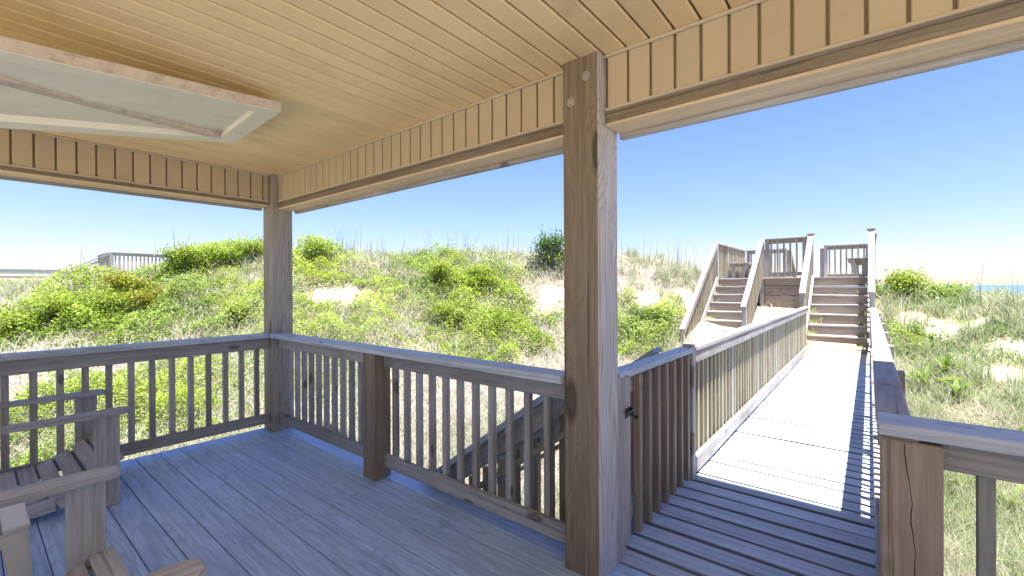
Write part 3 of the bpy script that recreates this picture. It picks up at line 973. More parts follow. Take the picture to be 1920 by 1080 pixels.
def bench(label, x0, x1, y0, y1, zs):
    e = empty('bench', ((x0 + x1) / 2, (y0 + y1) / 2, PZ), label, 'bench', 'platform benches')
    n = 3
    w = (x1 - x0) / n
    for j in range(n):
        xc = x0 + w * (j + 0.5)
        board('seat_plank', (xc, y0, zs - 0.019), (xc, y1, zs - 0.019), w - 0.008, 0.038, M['grey'], e)
    for yv in (y0 + 0.12, y1 - 0.2):
        board('cross_rail', (x0 + 0.02, yv, zs - 0.084), (x1 - 0.02, yv, zs - 0.084), 0.038, 0.089, M['slat'], e)
        s = 1 if x0 < 2.5 else -1
        xi, xo = ((x1, x0) if x0 < 2.5 else (x0, x1))
        board('leg', (xi - s * 0.20, yv - 0.041, PZ + 0.03), (xi - s * 0.09, yv - 0.041, zs - 0.05), 0.10, 0.038, M['rail'], e, up=(0, 1, 0))
        board('leg', (xo + s * 0.10, yv - 0.041, PZ + 0.0), (xo + s * 0.10, yv - 0.041, zs - 0.05), 0.10, 0.038, M['rail'], e, up=(0, 1, 0))
    return e


bench('wide plank bench on the platform above the sand-buried stairs', 1.20, 1.72, 12.1, 14.2, 2.03)
bench('narrow plank bench on the platform above the walkway stairs', 3.93, 4.37, 12.1, 14.2, 2.05)

# ------------------------------------------------------------------ adirondack chairs and side table
def adirondack(label, xl, xr, ytip, za=0.60, rz=0.0):
    """xl/xr: x of the outer-left edges of the two arms' tips; faces +Y."""
    xc = (xl + xr) / 2 + 0.065
    e = empty('adirondack_chair', (xc, ytip - 0.4, 0), label, 'chair', 'adirondack chairs')
    leg_y = ytip - 0.11
    legs_x = []
    for i, xa in enumerate((xl, xr)):
        s = -1 if i == 0 else 1
        # paddle arm, wide in front and narrow behind, rounded tip
        prof = []
        w = 0.132
        x0 = xa
        outl = [(0.0, -0.10), (0.006, -0.03), (0.03, 0.0), (w - 0.03, -0.004), (w - 0.004, -0.035), (w, -0.12), (w - 0.005, -0.35), (w - 0.035, -0.72), (0.035, -0.72), (0.012, -0.35)]
        n = len(outl)
        vs = [(x0 + a, ytip + b, za - 0.028) for a, b in outl] + [(x0 + a, ytip + b, za) for a, b in outl]
        fs = [tuple(range(n - 1, -1, -1)), tuple(range(n, 2 * n))] + [(j, (j + 1) % n, n + (j + 1) % n, n + j) for j in range(n)]
        bm = bmesh.new()
        bv = [bm.verts.new(v) for v in vs]
        for f_ in fs: bm.faces.new([bv[q] for q in f_])
        bmesh.ops.recalc_face_normals(bm, faces=bm.faces)
        bmesh.ops.bevel(bm, geom=[ed for ed in bm.edges if abs(ed.verts[0].co.z - ed.verts[1].co.z) < 1e-4], offset=0.006, segments=2, affect='EDGES')
        # local frame: grain along local X = world Y
        c = Vector((x0 + w / 2, ytip - 0.36, za - 0.014))
        Mx = basis(c - Vector((0, 1, 0)), c + Vector((0, 1, 0)), UP)
        bm.transform(Mx.inverted())
        me = bpy.data.meshes.new('arm'); bm.to_mesh(me); bm.free(); me.materials.append(M['chair'])
        arm = bpy.data.objects.new('arm', me)
        link(arm, e, Mx)
        lx = xa + (0.075 if i == 0 else 0.055)
        legs_x.append(lx)
        board('front_leg', (lx, leg_y, 0), (lx, leg_y, za - 0.0285), 0.03, 0.118, M['chair'], e, up=(0, 1, 0), bevel=0.004)
        # raked side rail, from the front leg down to the floor behind
        ix = lx - s * 0.031
        board('side_rail', (ix, leg_y + 0.05, 0.20), (ix, leg_y - 0.22, 0.094), 0.03, 0.09, M['chair'], e)
        board('rear_rail', (ix, leg_y - 0.225, 0.094), (ix, ytip - 1.02, 0.05), 0.03, 0.085, M['chair'], e)
        board('rear_post', (xa + w / 2, ytip - 0.66, 0.16), (xa + w / 2, ytip - 0.66, za - 0.0285), 0.03, 0.07, M['chair'], e, up=(0, 1, 0))
    xa, xb = legs_x[0] + 0.016, legs_x[1] - 0.016
    prof = [(0.045, 0.268, 0.25), (-0.042, 0.235, 0.48), (-0.128, 0.190, 0.50), (-0.216, 0.156, 0.28), (-0.306, 0.146, 0.10), (-0.396, 0.143, 0.03), (-0.486, 0.143, 0.0)]
    for dy, z, sl in prof:
        yv = ytip - 0.11 + dy
        board('seat_slat', (xa, yv, z), (xb, yv, z), 0.079, 0.022, M['chair'], e, up=(0, -sl, 1), bevel=0.003)
    # fan back
    nb = 5
    wb = (xb - xa - 0.06) / nb
    for j in range(nb):
        t = (j - (nb - 1) / 2)
        x0 = (xa + xb) / 2 + t * wb
        hgt = 0.80 - 0.035 * t * t
        board('back_slat', (x0, ytip - 0.66, 0.15), (x0 + t * 0.02, ytip - 0.66 - hgt * 0.48, 0.15 + hgt * 0.88), wb - 0.01, 0.022, M['chair'], e, up=(0, 1, 0.5))
    board('back_rail', (xa - 0.04, ytip - 0.835, 0.50), (xb + 0.04, ytip - 0.835, 0.50), 0.03, 0.07, M['chair'], e)
    return e


adirondack('weathered adirondack chair standing against the side railing', -0.19, 0.60, -1.15)
adirondack('weathered adirondack chair standing to the porch side of the taupe table', 1.81, 2.86, -1.40)

tb = empty('side_table', (1.5, -1.86, 0), 'small taupe resin side table between the two adirondack chairs', 'table')
TX0, TX1, TY0, TY1, TZ = 1.32, 1.70, -2.07, -1.645, 0.405
ns = 5
w = (TY1 - TY0) / ns
for j in range(ns):
    yc = TY0 + w * (j + 0.5)
    board('top_slat', (TX0, yc, TZ - 0.010), (TX1, yc, TZ - 0.010), w - 0.009, 0.020, M['resin'], tb, bevel=0.005)
board('apron', (TX0 + 0.01, TY0 + 0.02, TZ - 0.05), (TX1 - 0.01, TY0 + 0.02, TZ - 0.05), 0.02, 0.06, M['resin'], tb)
board('apron', (TX0 + 0.01, TY1 - 0.02, TZ - 0.05), (TX1 - 0.01, TY1 - 0.02, TZ - 0.05), 0.02, 0.06, M['resin'], tb)
board('apron', (TX0 + 0.02, TY0 + 0.032, TZ - 0.05), (TX0 + 0.02, TY1 - 0.032, TZ - 0.05), 0.02, 0.06, M['resin'], tb)
board('apron', (TX1 - 0.02, TY0 + 0.032, TZ - 0.05), (TX1 - 0.02, TY1 - 0.032, TZ - 0.05), 0.02, 0.06, M['resin'], tb)
for sx_, xx in ((-1, TX0 + 0.04), (1, TX1 - 0.04)):
    for sy_, yy in ((-1, TY0 + 0.05), (1, TY1 - 0.05)):
        vs = []
        for (zz, hw, ox) in ((TZ - 0.02, 0.040, 0.0), (0.0, 0.022, 0.035)):
            cx_, cy_ = xx + sx_ * ox, yy + sy_ * ox
            vs += [(cx_ - hw, cy_ - hw, zz), (cx_ + hw, cy_ - hw, zz), (cx_ + hw, cy_ + hw, zz), (cx_ - hw, cy_ + hw, zz)]
        lg = mesh_obj('leg', vs, [(0, 1, 2, 3), (7, 6, 5, 4), (0, 4, 5, 1), (1, 5, 6, 2), (2, 6, 7, 3), (3, 7, 4, 0)], M['resin'], tb)
        bm = bmesh.new(); bm.from_mesh(lg.data)
        bmesh.ops.recalc_face_normals(bm, faces=bm.faces)
        bmesh.ops.bevel(bm, geom=list(bm.edges), offset=0.006, segments=2, affect='EDGES')
        bm.to_mesh(lg.data); bm.free()

# ------------------------------------------------------------------ neighbours beyond the dune
nb = empty('neighbour_platform', (-20.6, 3.6, 0), 'distant grey dune platform with white balusters beyond the bushes', 'platform')
fx, fy = -20.6, 3.6
ez = 1.75
ZT = 2.83
board('floor', (fx - 1.2, fy, ez - 0.05), (fx + 1.2, fy, ez - 0.05), 3.4, 0.1, M['grey'], nb)
for a, b in (((1.2, -1.7), (1.2, 1.7)), ((1.2, -1.7), (-1.2, -1.7)), ((-1.2, 1.7), (1.2, 1.7))):
    p0 = Vector((fx + a[0], fy + a[1], 0)); p1 = Vector((fx + b[0], fy + b[1], 0))
    board('cap', p0 + Vector((0, 0, ZT - 0.02)), p1 + Vector((0, 0, ZT - 0.02)), 0.14, 0.045, M['teal'], nb)
    board('top_rail', p0 + Vector((0, 0, ZT - 0.09)), p1 + Vector((0, 0, ZT - 0.09)), 0.04, 0.09, M['grey'], nb)
    L = (p1 - p0).length
    nbal = int(L / 0.13)
    for j in range(nbal + 1):
        p = p0.lerp(p1, j / nbal)
        board('baluster', p + Vector((0, 0, ez)), p + Vector((0, 0, ZT - 0.1)), 0.045, 0.045, M['grey'], nb, up=(0, 1, 0), bevel=0)
for a in ((-1.2, -1.7), (-1.2, 1.7), (1.2, 1.7), (1.2, -1.7)):
    board('post', (fx + a[0], fy + a[1], -1.2), (fx + a[0], fy + a[1], ZT - 0.03), 0.13, 0.13, M['grey'], nb, up=(0, 1, 0))
p0, p1 = Vector((fx + 1.2, fy - 1.72, ZT - 0.04)), Vector((fx + 1.0, fy - 4.3, ZT - 1.6))
board('stair_rail', p0, p1, 0.14, 0.045, M['teal'], nb)
board('stair_rail', p0 - Vector((0, 0, 0.13)), p1 - Vector((0, 0, 0.13)), 0.05, 0.05, M['grey'], nb)
for j in range(1, 18):
    p = p0.lerp(p1, j / 18)
    board('baluster', p - Vector((0, 0, 1.0)), p - Vector((0, 0, 0.08)), 0.045, 0.045, M['grey'], nb, up=(0, 1, 0), bevel=0)

fw = empty('neighbour_boardwalk', (-55, 0, 0), 'far grey-green boardwalk on posts at the foot of the sky', 'boardwalk')
board('deck_band', (-58, -30, 2.85), (-52.2, 9.5, 2.85), 1.4, 0.42, M['teal'], fw)
board('rail', (-58, -30, 3.08), (-52.2, 9.5, 3.08), 1.5, 0.05, M['grey'], fw)
for j in range(9):
    p = Vector((-58, -30, 0)).lerp(Vector((-52.2, 9.5, 0)), 0.03 + j * 0.1165)
    board('post', p + Vector((0, 0, -2)), p + Vector((0, 0, 2.64)), 0.4, 0.4, M['grey'], fw, up=(0, 1, 0))
hs = empty('neighbour_house', (-75, -14, 0), 'far low white house under the grey-green boardwalk', 'house')
board('wall', (-76, -34, 0.2), (-68, 6.6, 0.2), 7.0, 4.6, M['house_white'], hs)
board('roof', (-76, -34.6, 2.62), (-68, 7.0, 2.62), 7.8, 0.22, M['shingle'], hs)
for j in range(6):
    p = Vector((-72.4, -34.7, 1.0)).lerp(Vector((-64.5, 5.9, 1.0)), 0.06 + 0.16 * j)
    board('window', p - Vector((0.15, 0.8, 0)), p + Vector((0.15, 0.8, 0)), 0.06, 1.1, M['glass_dark'], hs)

# ------------------------------------------------------------------ vegetation
RNG = np.random.default_rng(12)

# world patches: x, y, radius
LEAFY = [(-9.36, -0.93, 0.95), (-9.48, -0.18, 1.1), (-10.54, 0.73, 0.85), (-7.47, 0.37, 0.9), (-7.26, 1.24, 0.95), (-6.37, 0.57, 0.65), (-5.78, 1.29, 0.6), (-10.3, 1.8, 0.7), (-9.8, 2.7, 0.75), (-9.5, 3.44, 0.62), (-8.57, 4.78, 0.75), (-7.46, 3.99, 0.5), (-6.44, 7.3, 1.1), (-4.13, 6.44, 1.35), (-3.84, 7.62, 0.95), (-3.04, 5.73, 1.05), (-2.75, 6.98, 0.9), (-1.85, 5.15, 0.75), (-2.39, 4.74, 0.6), (0.52, 8.57, 0.85), (-0.46, 8.97, 0.55), (0.45, 7.49, 0.6), (5.0, 12.6, 0.8), (5.5, 12.4, 0.6), (-4.54, -1.04, 0.8), (-3.6, -0.05, 0.7), (-3.25, -1.33, 0.5), (-3.71, 2.61, 0.45), (-3.98, 10.83, 0.6), (4.95, 9.32, 0.5), (6.41, 12.2, 0.4), (-1.3, 5.92, 0.5)]
SANDY = [(-6.01, 3.6, 0.36), (-5.6, 4.21, 0.5), (-2.21, 7.64, 0.45), (-2.41, 8.45, 0.35), (-0.11, 9.71, 0.55), (0.56, 10.45, 0.4), (5.1, 10.6, 0.42), (5.5, 9.95, 0.30), (5.94, 8.12, 0.30), (6.15, 10.3, 0.25), (6.23, 9.15, 0.28), (2.17, 9.46, 0.8), (1.75, 8.41, 0.6), (-0.3, 4.89, 0.35)]


def blob(x, y, lst, seed):
    f = np.zeros_like(x)
    wob = (fbm(x * 0.9, y * 0.9, seed, 3) - 0.5) * 1.1 + (fbm(x * 3.5, y * 3.5, seed + 7, 2) - 0.5) * 1.2
    for (a, b, r) in lst:
        d = np.hypot(x - a, y - b) / r + wob
        f = np.maximum(f, np.clip(1.35 - d, 0, 0.7) / 0.7)
    return f


def in_build(x, y, pad=0.0):
    m = (x > -0.45 - pad) & (y < 0.45 + pad)
    m |= (x > 3.15 - pad) & (x < 4.62 + pad) & (y < 9.1)
    m |= (x > 3.2) & (x < 4.5) & (y >= 9.1) & (y < 14.6)
    m |= (x > 1.05) & (x < 4.5) & (y > 10.85) & (y < 14.6)
    m |= (x > 1.15) & (x < 2.25) & (y > 8.6) & (y < 11)
    m |= (x > 1.3) & (x < 3.3) & (y > 0.2) & (y < 1.42)
    return m


def scatter(n, dmin=2.6, dmax=26, th0=-24, th1=118):
    th = np.radians(RNG.uniform(th0, th1, n))
    D = np.exp(RNG.uniform(math.log(dmin), math.log(dmax), n))
    x = CX - D * np.sin(th); y = CY + D * np.cos(th)
    return x, y, D


def sand_mask(x, y):
    s = blob(x, y, SANDY, 41)
    # trodden sand round the foot of the stairs and along the walkway end
    t = np.exp(-(((x - 2.7) / 1.0) ** 2 + ((y - 9.9) / 1.3) ** 2) ** 2)
    return np.maximum(s, t)


def leaf_field(x, y):
    base = np.clip((fbm(x * 0.33 + 5, y * 0.33, 21, 4) - 0.50) * 6, 0, 1)
    left = np.clip((-x - 2.0) / 4.0, 0, 1) * np.clip((8 - y) / 4, 0, 1)
    base = base * (0.12 + 0.88 * left)
    return np.clip(np.maximum(base, blob(x, y, LEAFY, 33)) * (1 - 0.9 * sand_mask(x, y)), 0, 1)


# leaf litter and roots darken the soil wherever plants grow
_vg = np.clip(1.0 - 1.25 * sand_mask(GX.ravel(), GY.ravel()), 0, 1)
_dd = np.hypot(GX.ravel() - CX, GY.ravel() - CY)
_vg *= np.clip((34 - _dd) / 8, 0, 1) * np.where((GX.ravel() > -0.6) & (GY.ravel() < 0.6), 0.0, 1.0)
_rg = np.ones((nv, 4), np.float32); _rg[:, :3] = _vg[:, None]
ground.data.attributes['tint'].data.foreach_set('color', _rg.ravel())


def lerp_cols(t, cols):
    cols = np.array(cols); k = len(cols) - 1
    t = np.clip(t, 0, 0.9999) * k
    i = t.astype(int); f = (t - i)[:, None]
    return cols[i] * (1 - f) + cols[i + 1] * f


def blades(name, x, y, L, W, lean, tint, z0=None, az=None, curve=0.5, mat='blade'):
    n = len(x)
    z = terrain(x, y) - 0.02 if z0 is None else z0
    if az is None: az = RNG.uniform(0, 2 * np.pi, n)
    dx, dy = np.cos(az), np.sin(az)
    fa = az + RNG.uniform(-0.9, 0.9, n) + np.pi / 2
    wx, wy = np.cos(fa), np.sin(fa)
    out = np.sin(lean); upc = np.cos(lean)
    out2 = np.sin(np.minimum(lean + curve, 1.9)); up2 = np.cos(np.minimum(lean + curve, 1.9))
    b = np.stack([x, y, z], -1)
    m = b + np.stack([dx * out, dy * out, upc], -1) * (L * 0.55)[:, None]
    t = m + np.stack([dx * out2, dy * out2, up2], -1) * (L * 0.45)[:, None]
    w = np.stack([wx, wy, np.zeros(n)], -1) * (W / 2)[:, None]
    co = np.stack([b - w, b + w, m - w * 0.8, m + w * 0.8, t], 1).reshape(-1, 3)
    base = (np.arange(n) * 5)[:, None]
    f = np.concatenate([base + np.array([[0, 1, 3]]), base + np.array([[0, 3, 2]]), base + np.array([[2, 3, 4]])], 1).reshape(-1, 3)
    return np_mesh(name, co, f, M[mat], np.repeat(tint, 5, axis=0))


STRAW = [(0.56, 0.52, 0.47), (0.50, 0.475, 0.43), (0.43, 0.435, 0.37), (0.34, 0.375, 0.26), (0.18, 0.25, 0.08)]
GREYG = [(0.55, 0.50, 0.40), (0.45, 0.44, 0.33), (0.36, 0.395, 0.24), (0.27, 0.34, 0.16), (0.19, 0.28, 0.10)]
LEAFC = [(0.05, 0.10, 0.011), (0.14, 0.22, 0.02), (0.25, 0.345, 0.035), (0.33, 0.42, 0.055), (0.42, 0.465, 0.11)]

# --- grass everywhere
x, y, D = scatter(560000)
lf = leaf_field(x, y); sm = sand_mask(x, y)
keep = ~in_build(x, y) & (RNG.random(len(x)) < (1 - 0.65 * lf) * (1 - 0.93 * sm))
x, y, D, lf = x[keep], y[keep], D[keep], lf[keep]
gn = fbm(x * 0.55, y * 0.55, 61, 4)
gn2 = fbm(x * 2.4, y * 2.4, 71, 2)
n = len(x)
right = x > 4.3
tt = np.clip((gn - 0.35) * 2.0 + (gn2 - 0.5) * 0.6 + RNG.normal(0, 0.24, n) + 0.25 * lf, 0, 1)
tint = 1.12 * np.where(right[:, None], lerp_cols(tt + 0.1, GREYG), lerp_cols(tt, STRAW)) * RNG.uniform(0.65, 1.15, n)[:, None]
L = RNG.uniform(0.10, 0.30, n) * (0.75 + 0.7 * gn2) * np.where(right, 1.15, 1.0)
W = np.maximum(0.0045, 0.00115 * D) * RNG.uniform(0.7, 1.3, n)
lean = np.abs(RNG.normal(0.65, 0.45, n))
o = blades('dune_grass', x, y, L, W, np.clip(lean, 0.05, 1.5), tint, curve=0.6)
tag(o, 'short straw and green grass covering the dune', 'grass', kind='stuff')

# --- dead twigs and runners lying through the cover
x, y, D = scatter(60000, 3.5, 20)
keep = ~in_build(x, y) & (RNG.random(len(x)) < np.clip((fbm(x * 0.8, y * 0.8, 103, 3) - 0.42) * 5, 0.08, 1) * (1 - 0.8 * sand_mask(x, y)))
x, y, D = x[keep], y[keep], D[keep]
n = len(x)
tw = lerp_cols(RNG.random(n), [(0.20, 0.155, 0.12), (0.42, 0.37, 0.31), (0.60, 0.55, 0.48)])
o = blades('dead_twigs', x, y, RNG.uniform(0.18, 0.55, n), np.maximum(0.004, 0.00075 * D), np.clip(RNG.normal(0.9, 0.35, n), 0.1, 1.5), tw, z0=terrain(x, y) + RNG.uniform(0, 0.16, n), curve=0.5)
tag(o, 'grey dead twigs and runners tangled through the dune plants', 'twigs', kind='stuff')

# --- longer tussock grass, in clumps, mostly on the ridge and to the right of the walkway
x, y, D = scatter(9000, 4.5, 20)
th = np.degrees(np.arctan2(-(x - CX), y - CY))
Dc = np.interp(th, RIDGE[:, 0], RIDGE[:, 1])
pr = np.exp(-((D - Dc + 0.7) / 1.8) ** 2) * 0.75 + np.where(x > 4.6, 0.45, 0.0) + np.where((x > -1) & (x < 2) & (y > 7), 0.3, 0)
keep = ~in_build(x, y, 0.1) & (RNG.random(len(x)) < pr) & (sand_mask(x, y) < 0.5) & (leaf_field(x, y) < 0.6)
x, y, D = x[keep], y[keep], D[keep]
nc = len(x); per = 26
cx_ = np.repeat(x, per) + RNG.normal(0, 0.06, nc * per)
cy_ = np.repeat(y, per) + RNG.normal(0, 0.06, nc * per)
Dk = np.repeat(D, per)
hh = np.repeat(RNG.uniform(0.3, 0.62, nc), per) * RNG.uniform(0.6, 1.15, nc * per)
ct = np.repeat(RNG.random(nc), per) * 0.6 + RNG.random(nc * per) * 0.4
tint = lerp_cols(ct, GREYG) * RNG.uniform(0.7, 1.1, nc * per)[:, None]
o = blades('tussock_grass', cx_, cy_, hh, np.maximum(0.005, 0.0008 * Dk), np.clip(np.abs(RNG.normal(0.32, 0.25, nc * per)), 0.02, 1.3), tint, curve=0.55)
tag(o, 'long grey-green beach grass tussocks on the dune', 'grass', kind='stuff')

# --- seed stalks along the skyline
x, y, D = scatter(9000, 9, 18)
th = np.degrees(np.arctan2(-(x - CX), y - CY))
Dc = np.interp(th, RIDGE[:, 0], RIDGE[:, 1])
keep = ~in_build(x, y) & (RNG.random(len(x)) < 0.42 * np.exp(-((D - Dc + 0.2) / 1.2) ** 2) * (0.15 + 1.1 * np.clip((fbm(x * .8, y * .8, 91, 3) - .45) * 5, 0, 1)))
x, y, D = x[keep], y[keep], D[keep]
n = len(x)
o = blades('seed_stalks', x, y, RNG.uniform(0.45, 1.35, n), np.full(n, 0.012), np.clip(np.abs(RNG.normal(0.15, 0.13, n)), 0, 0.6),
           np.tile(np.array([[0.20, 0.20, 0.15]]), (n, 1)) * RNG.uniform(0.6, 1.3, n)[:, None], curve=0.25)
tag(o, 'thin dry seed stalks standing against the sky', 'grass', kind='stuff')


# --- leafy ground cover
def leaf_quads(c, nrm_tilt, size, tint):
    n = len(c)
    az = RNG.uniform(0, 2 * np.pi, n)
    tl = nrm_tilt
    nz = np.cos(tl); nr = np.sin(tl)
    nrm = np.stack([nr * np.cos(az), nr * np.sin(az), nz], -1)
    a2 = RNG.uniform(0, 2 * np.pi, n)
    ref = np.stack([np.cos(a2), np.sin(a2), np.zeros(n) + 0.2], -1)
    u = np.cross(nrm, ref); u /= np.linalg.norm(u, axis=1)[:, None] + 1e-9
    v = np.cross(nrm, u)
    s = size[:, None]
    co = np.stack([c - u * s, c + v * s * 0.42 + nrm * s * 0.12, c + u * s, c - v * s * 0.42 + nrm * s * 0.12], 1).reshape(-1, 3)
    f = (np.arange(n) * 4)[:, None] + np.array([[0, 1, 2, 3]])
    return co, f, np.repeat(tint, 4, axis=0)


x, y, D = scatter(1700000, 3.0, 24)
lf = leaf_field(x, y)
keep = ~in_build(x, y) & (RNG.random(len(x)) < lf)
x, y, D, lf = x[keep], y[keep], D[keep], lf[keep]
n = len(x)
cl = fbm(x * 1.7, y * 1.7, 55, 3)
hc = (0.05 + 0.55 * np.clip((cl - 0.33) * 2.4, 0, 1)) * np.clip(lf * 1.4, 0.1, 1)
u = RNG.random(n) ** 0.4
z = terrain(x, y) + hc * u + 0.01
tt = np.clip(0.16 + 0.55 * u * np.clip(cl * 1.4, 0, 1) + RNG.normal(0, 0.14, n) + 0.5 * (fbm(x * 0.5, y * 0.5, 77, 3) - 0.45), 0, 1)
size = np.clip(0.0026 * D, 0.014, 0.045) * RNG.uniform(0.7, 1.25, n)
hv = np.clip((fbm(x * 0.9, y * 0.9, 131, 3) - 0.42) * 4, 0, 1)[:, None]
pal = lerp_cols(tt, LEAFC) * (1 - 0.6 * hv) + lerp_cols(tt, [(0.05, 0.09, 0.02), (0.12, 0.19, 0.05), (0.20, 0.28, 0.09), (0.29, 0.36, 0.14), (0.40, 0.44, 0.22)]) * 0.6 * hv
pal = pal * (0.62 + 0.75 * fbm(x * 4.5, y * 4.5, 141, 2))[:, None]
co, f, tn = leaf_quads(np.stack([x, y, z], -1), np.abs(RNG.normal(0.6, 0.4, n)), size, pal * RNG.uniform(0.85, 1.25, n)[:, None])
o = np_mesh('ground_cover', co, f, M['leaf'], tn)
tag(o, 'bright green leafy ground cover spreading over the dune', 'ground cover', kind='stuff')


# --- shrubs one can point at
def tube(vs, fs, p0, p1, r0, r1, seg=5):
    p0, p1 = Vector(p0), Vector(p1)
    d = (p1 - p0).normalized()
    a = d.orthogonal().normalized(); b = d.cross(a)
    k = len(vs)
    for p, r in ((p0, r0), (p1, r1)):
        for i in range(seg):
            t = 2 * math.pi * i / seg
            vs.append(tuple(p + a * (r * math.cos(t)) + b * (r * math.sin(t))))
    for i in range(seg):
        fs.append((k + i, k + (i + 1) % seg, k + seg + (i + 1) % seg, k + seg + i))


def shrub(label, x, y, r, h, cols, n=2600, ls=0.03, seed=1, group='shrubs on the dune', cat='shrub'):
    z = float(terrain(np.array([x]), np.array([y]))[0])
    e = empty('shrub', (x, y, z), label, cat, group)
    rg = random.Random(seed)
    vs, fs, tips = [], [], []
    nst = max(7, int(9 * r))
    for i in range(nst):
        a = rg.uniform(0, 2 * math.pi); q = rg.uniform(0.15, 0.85) * r
        p0 = Vector((x + 0.2 * q * math.cos(a), y + 0.2 * q * math.sin(a), z - 0.05))
        hh = h * rg.uniform(0.65, 1.0) * (1 - 0.35 * (q / r) ** 2)
        p2 = Vector((x + q * math.cos(a), y + q * math.sin(a), z + hh))
        p1 = p0.lerp(p2, 0.5) + Vector((0, 0, 0.12 * h))
        tube(vs, fs, p0, p1, 0.014, 0.009); tube(vs, fs, p1, p2, 0.009, 0.004)
        for t in (0.25, 0.55, 0.8, 1.0):
            tips.append(p1.lerp(p2, t))
            for _ in range(2):
                v = Vector((rg.uniform(-1, 1), rg.uniform(-1, 1), rg.uniform(-0.2, 0.8))) * (0.28 * r)
                b = p1.lerp(p2, t) + v
                b.z = max(b.z, z + 0.05)
                tube(vs, fs, p1.lerp(p2, t), b, 0.004, 0.002, 3)
                tips.append(b)
    st = mesh_obj('stems', vs, fs, M['stem'], None)
    COL.objects.unlink(st); link(st, e, Matrix.Identity(4))
    tips = np.array([tuple(t) for t in tips])
    which = RNG.integers(0, len(tips), n)
    c = tips[which] + RNG.normal(0, 1, (n, 3)) * np.array([0.16 * r, 0.16 * r, 0.11 * h])
    # skirt of leaves down to the ground
    k = int(n * 0.42)
    aa = RNG.uniform(0, 2 * np.pi, k); qq = r * np.sqrt(RNG.random(k)) * 1.02
    c[:k, 0] = x + qq * np.cos(aa); c[:k, 1] = y + qq * np.sin(aa)
    c[:k, 2] = z + h * RNG.random(k) * 0.8 * np.sqrt(np.clip(1.05 - (qq / r) ** 2, 0.05, 1)) * RNG.uniform(0.5, 1.1, k)
    tz = terrain(c[:, 0], c[:, 1])
    c[:, 2] = np.maximum(c[:, 2] + np.where(np.arange(n) < k, tz - z, 0), tz + 0.03)
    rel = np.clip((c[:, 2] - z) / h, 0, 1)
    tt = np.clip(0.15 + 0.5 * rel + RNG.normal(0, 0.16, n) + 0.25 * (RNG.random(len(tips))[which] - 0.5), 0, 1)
    co, f, tn = leaf_quads(c, np.abs(RNG.normal(0.7, 0.45, n)), ls * RNG.uniform(0.7, 1.3, n), lerp_cols(tt, cols) * RNG.uniform(0.75, 1.1, n)[:, None])
    fo = np_mesh('foliage', co, f, M['leaf'], tn)
    COL.objects.unlink(fo); link(fo, e, Matrix.Identity(4))
    return e


YEL = [(0.09, 0.14, 0.012), (0.17, 0.22, 0.016), (0.25, 0.27, 0.02), (0.33, 0.29, 0.025), (0.38, 0.30, 0.04)]
DEEP = [(0.03, 0.065, 0.014), (0.048, 0.10, 0.02), (0.07, 0.145, 0.03), (0.10, 0.19, 0.04), (0.14, 0.24, 0.05)]
for a in (
        ('tall dark green bush on the ridge right by the bolted post', -3.35, 9.6, 0.75, 0.95, DEEP, 3200, 0.045, 3),
        ('rounded bright green bush in front of the distant dune platform', -9.7, 1.75, 0.62, 0.70, LEAFC, 3000, 0.036, 4),
        ('low bright green bush on the ridge beside the corner post', -9.4, 2.55, 0.75, 0.50, LEAFC, 3000, 0.036, 5),
        ('bright green bush on the ridge between the rounded bush and the corner post', -9.3, 3.35, 0.65, 0.55, LEAFC, 2600, 0.036, 6),
        ('bush of mixed greens on the slope just behind the corner post', -8.0, 4.45, 0.65, 0.60, LEAFC, 2600, 0.034, 7),
        ('yellow flowering bush below the distant dune platform', -9.45, 0.55, 0.62, 0.60, YEL, 2600, 0.034, 8),
        ('yellow-green bush on the slope below the yellow flowering bush', -8.2, 0.8, 0.60, 0.55, YEL, 2600, 0.032, 9),
        ('wide leafy bush on the slope in front of the far boardwalk', -8.8, -0.5, 0.75, 0.55, LEAFC, 3200, 0.034, 10),
        ('small leafy bush at the outer end of the slope by the far boardwalk', -8.9, -1.1, 0.55, 0.50, LEAFC, 2200, 0.034, 11),
        ('dense green bush on the slope beside the yellow-green bush', -8.7, 0.1, 0.60, 0.60, LEAFC, 2600, 0.034, 12),
        ('lush green clump on the ridge beside the walkway stairs', 4.98, 12.3, 0.62, 0.62, LEAFC, 3400, 0.034, 13),
        ('low green clump on the ridge outside the lush clump', 5.7, 12.2, 0.60, 0.45, LEAFC, 2600, 0.032, 14),
        ('light green bush high in the leafy patch below the skyline', -4.84, 6.32, 0.75, 0.50, LEAFC, 3000, 0.032, 15),
        ('light green bush in the leafy patch beside the bolted post', -4.0, 7.2, 0.70, 0.50, LEAFC, 3000, 0.032, 16),
        ('light green bush low in the leafy patch above the front railing', -3.4, 5.55, 0.60, 0.42, LEAFC, 2600, 0.03, 17),
        ('spreading light green bush at the foot of the leafy patch', -2.5, 6.1, 0.60, 0.42, LEAFC, 2600, 0.03, 18),
        ('dark leafy bush below the sand-buried stairs', 0.35, 8.3, 0.65, 0.50, DEEP, 2800, 0.032, 19),
        ('small green bush on the slope beside the corner post', -5.76, 1.66, 0.45, 0.40, LEAFC, 1800, 0.03, 20)):
    shrub(a[0], *a[1:5], a[5], a[6], a[7], a[8])


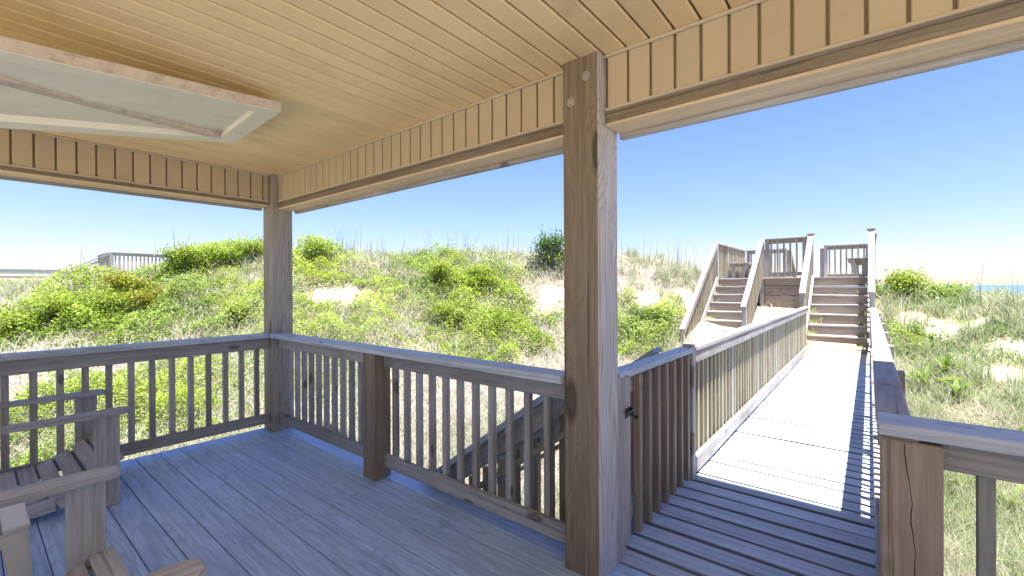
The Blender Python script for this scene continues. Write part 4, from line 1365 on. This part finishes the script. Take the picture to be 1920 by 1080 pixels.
# --- strap-leaved plants right of the walkway
def strap_mesh(seed):
    rg = random.Random(seed)
    L = 0.42; vs, fs = [], []
    segs = 6
    for i in range(segs + 1):
        t = i / segs
        w = 0.030 * (0.45 + 1.4 * t) * (1 - t) ** 0.6 + 0.0005
        ang = 0.25 + 1.35 * t * t
        z = L * (t - 0.30 * t * t * t); xx = L * 0.75 * t ** 1.7
        vs += [(xx, -w, z + 0.01), (xx, 0, z), (xx, w, z + 0.01)]
    for i in range(segs):
        a = i * 3
        fs += [(a, a + 1, a + 4, a + 3), (a + 1, a + 2, a + 5, a + 4)]
    return vs, fs


_sv, _sf = strap_mesh(2)


def strap_plant(label, x, y, n, sc, seed):
    z = float(terrain(np.array([x]), np.array([y]))[0])
    e = empty('strap_leaf_plant', (x, y, z), label, 'plant', 'strap-leaved plants beside the walkway')
    rg = random.Random(seed)
    for i in range(n):
        k = ('strap', i % 4)
        if k not in _cache:
            me = bpy.data.meshes.new('leaf'); me.from_pydata(_sv, [], _sf)
            at = me.attributes.new('tint', 'FLOAT_COLOR', 'POINT')
            c = [(0.13, 0.22, 0.025), (0.19, 0.28, 0.03), (0.10, 0.18, 0.025), (0.23, 0.29, 0.045)][i % 4]
            at.data.foreach_set('color', np.tile(np.array([*c, 1], np.float32), len(_sv)))
            for p in me.polygons: p.use_smooth = True
            me.materials.append(M['leaf']); _cache[k] = me
        o = bpy.data.objects.new('leaf', _cache[k])
        s = sc * rg.uniform(0.7, 1.2)
        link(o, e, Matrix.Translation((x + rg.uniform(-.03, .03), y + rg.uniform(-.03, .03), z + rg.uniform(-0.01, 0.12) * sc)) @ Matrix.Rotation(rg.uniform(0, 6.28), 4, 'Z') @ Matrix.Rotation(rg.uniform(-0.2, 0.5), 4, 'Y') @ Matrix.Scale(s, 4))
    return e
for i, (lab, x, y, n, sc) in enumerate((
        ('large strap-leaved plant in pale grass beside the walkway', 5.04, 7.52, 16, 1.0),
        ('strap-leaved plant just behind the large strap-leaved plant', 5.32, 8.02, 12, 0.9),
        ('strap-leaved plant at the foot of the large strap-leaved plant', 5.31, 7.03, 12, 0.85),
        ('bright strap-leaved plant behind the first baluster by the cracked post', 5.31, 5.42, 14, 0.9),
        ('bright strap-leaved plant outside the cracked post railing', 5.66, 5.84, 12, 0.9),
        ('small strap-leaved plant beneath the cracked post railing', 5.08, 4.55, 11, 0.7),
        ('low strap-leaved plant close under the cracked post railing', 5.38, 4.38, 11, 0.75),
        ('strap-leaved plant at the foot of the bare sand by the walkway', 5.21, 8.95, 10, 0.7))):
    strap_plant(lab, x, y, n, sc, 30 + i)

# --- dry weeds that grow on the stair treads
wx, wy, wz = [], [], []
for k in range(1, 9):
    zt = PZ - RISE * k; yn = PY - GO * k
    for side, amt in ((0, 26 if k > 3 else 0), (1, 34 if k > 3 else 8)):
        for _ in range(amt):
            wx.append(3.36 + abs(RNG.normal(0, 0.07)) if side == 0 else 4.32 - abs(RNG.normal(0, 0.07)))
            wy.append(yn + RNG.uniform(0.0, 0.26)); wz.append(zt - 0.002)
    if 1 <= k <= 7:
        for _ in range(22 if k > 4 else 5):
            wx.append(1.24 + abs(RNG.normal(0, 0.09))); wy.append(yn + RNG.uniform(0.0, 0.26)); wz.append(zt - 0.002)
wx, wy, wz = map(np.array, (wx, wy, wz))
n = len(wx)
o = blades('stair_weeds', wx, wy, RNG.uniform(0.07, 0.24, n), np.full(n, 0.009), np.clip(np.abs(RNG.normal(0.5, 0.35, n)), 0, 1.3),
           lerp_cols(RNG.random(n), [(0.50, 0.42, 0.22), (0.42, 0.42, 0.14), (0.20, 0.30, 0.06)]), z0=wz, curve=0.7)
tag(o, 'dry weeds growing along the edges of the dune stairs', 'weeds', kind='stuff')

# --- sand blown over the end of the walkway
sg = np.linspace(0, 1, 25)
SX, SY = np.meshgrid(3.40 + sg * 0.975, 7.55 + np.linspace(0, 1, 41) * 1.46)
d = 0.075 * np.clip((SY - 7.7) / 1.3, 0, 1) ** 1.4 + 0.035 * (fbm(SX * 3, SY * 3, 5, 3) - 0.5) * np.clip((SY - 7.5) / 0.8, 0, 1) - 0.012
d = d + 0.03 * np.exp(-((SX - 3.42) / 0.2) ** 2) * np.clip((SY - 7.7) / 1.0, 0, 1)
ii = np.arange(SX.size).reshape(SX.shape)
qd = np.stack([ii[:-1, :-1], ii[:-1, 1:], ii[1:, 1:], ii[1:, :-1]], -1).reshape(-1, 4)
o = np_mesh('blown_sand', np.stack([SX, SY, d], -1).reshape(-1, 3), qd, M['sand'], np.zeros((SX.size, 3)), smooth=True)
tag(o, 'pale sand blown over the end of the plank walkway', 'sand', kind='stuff')
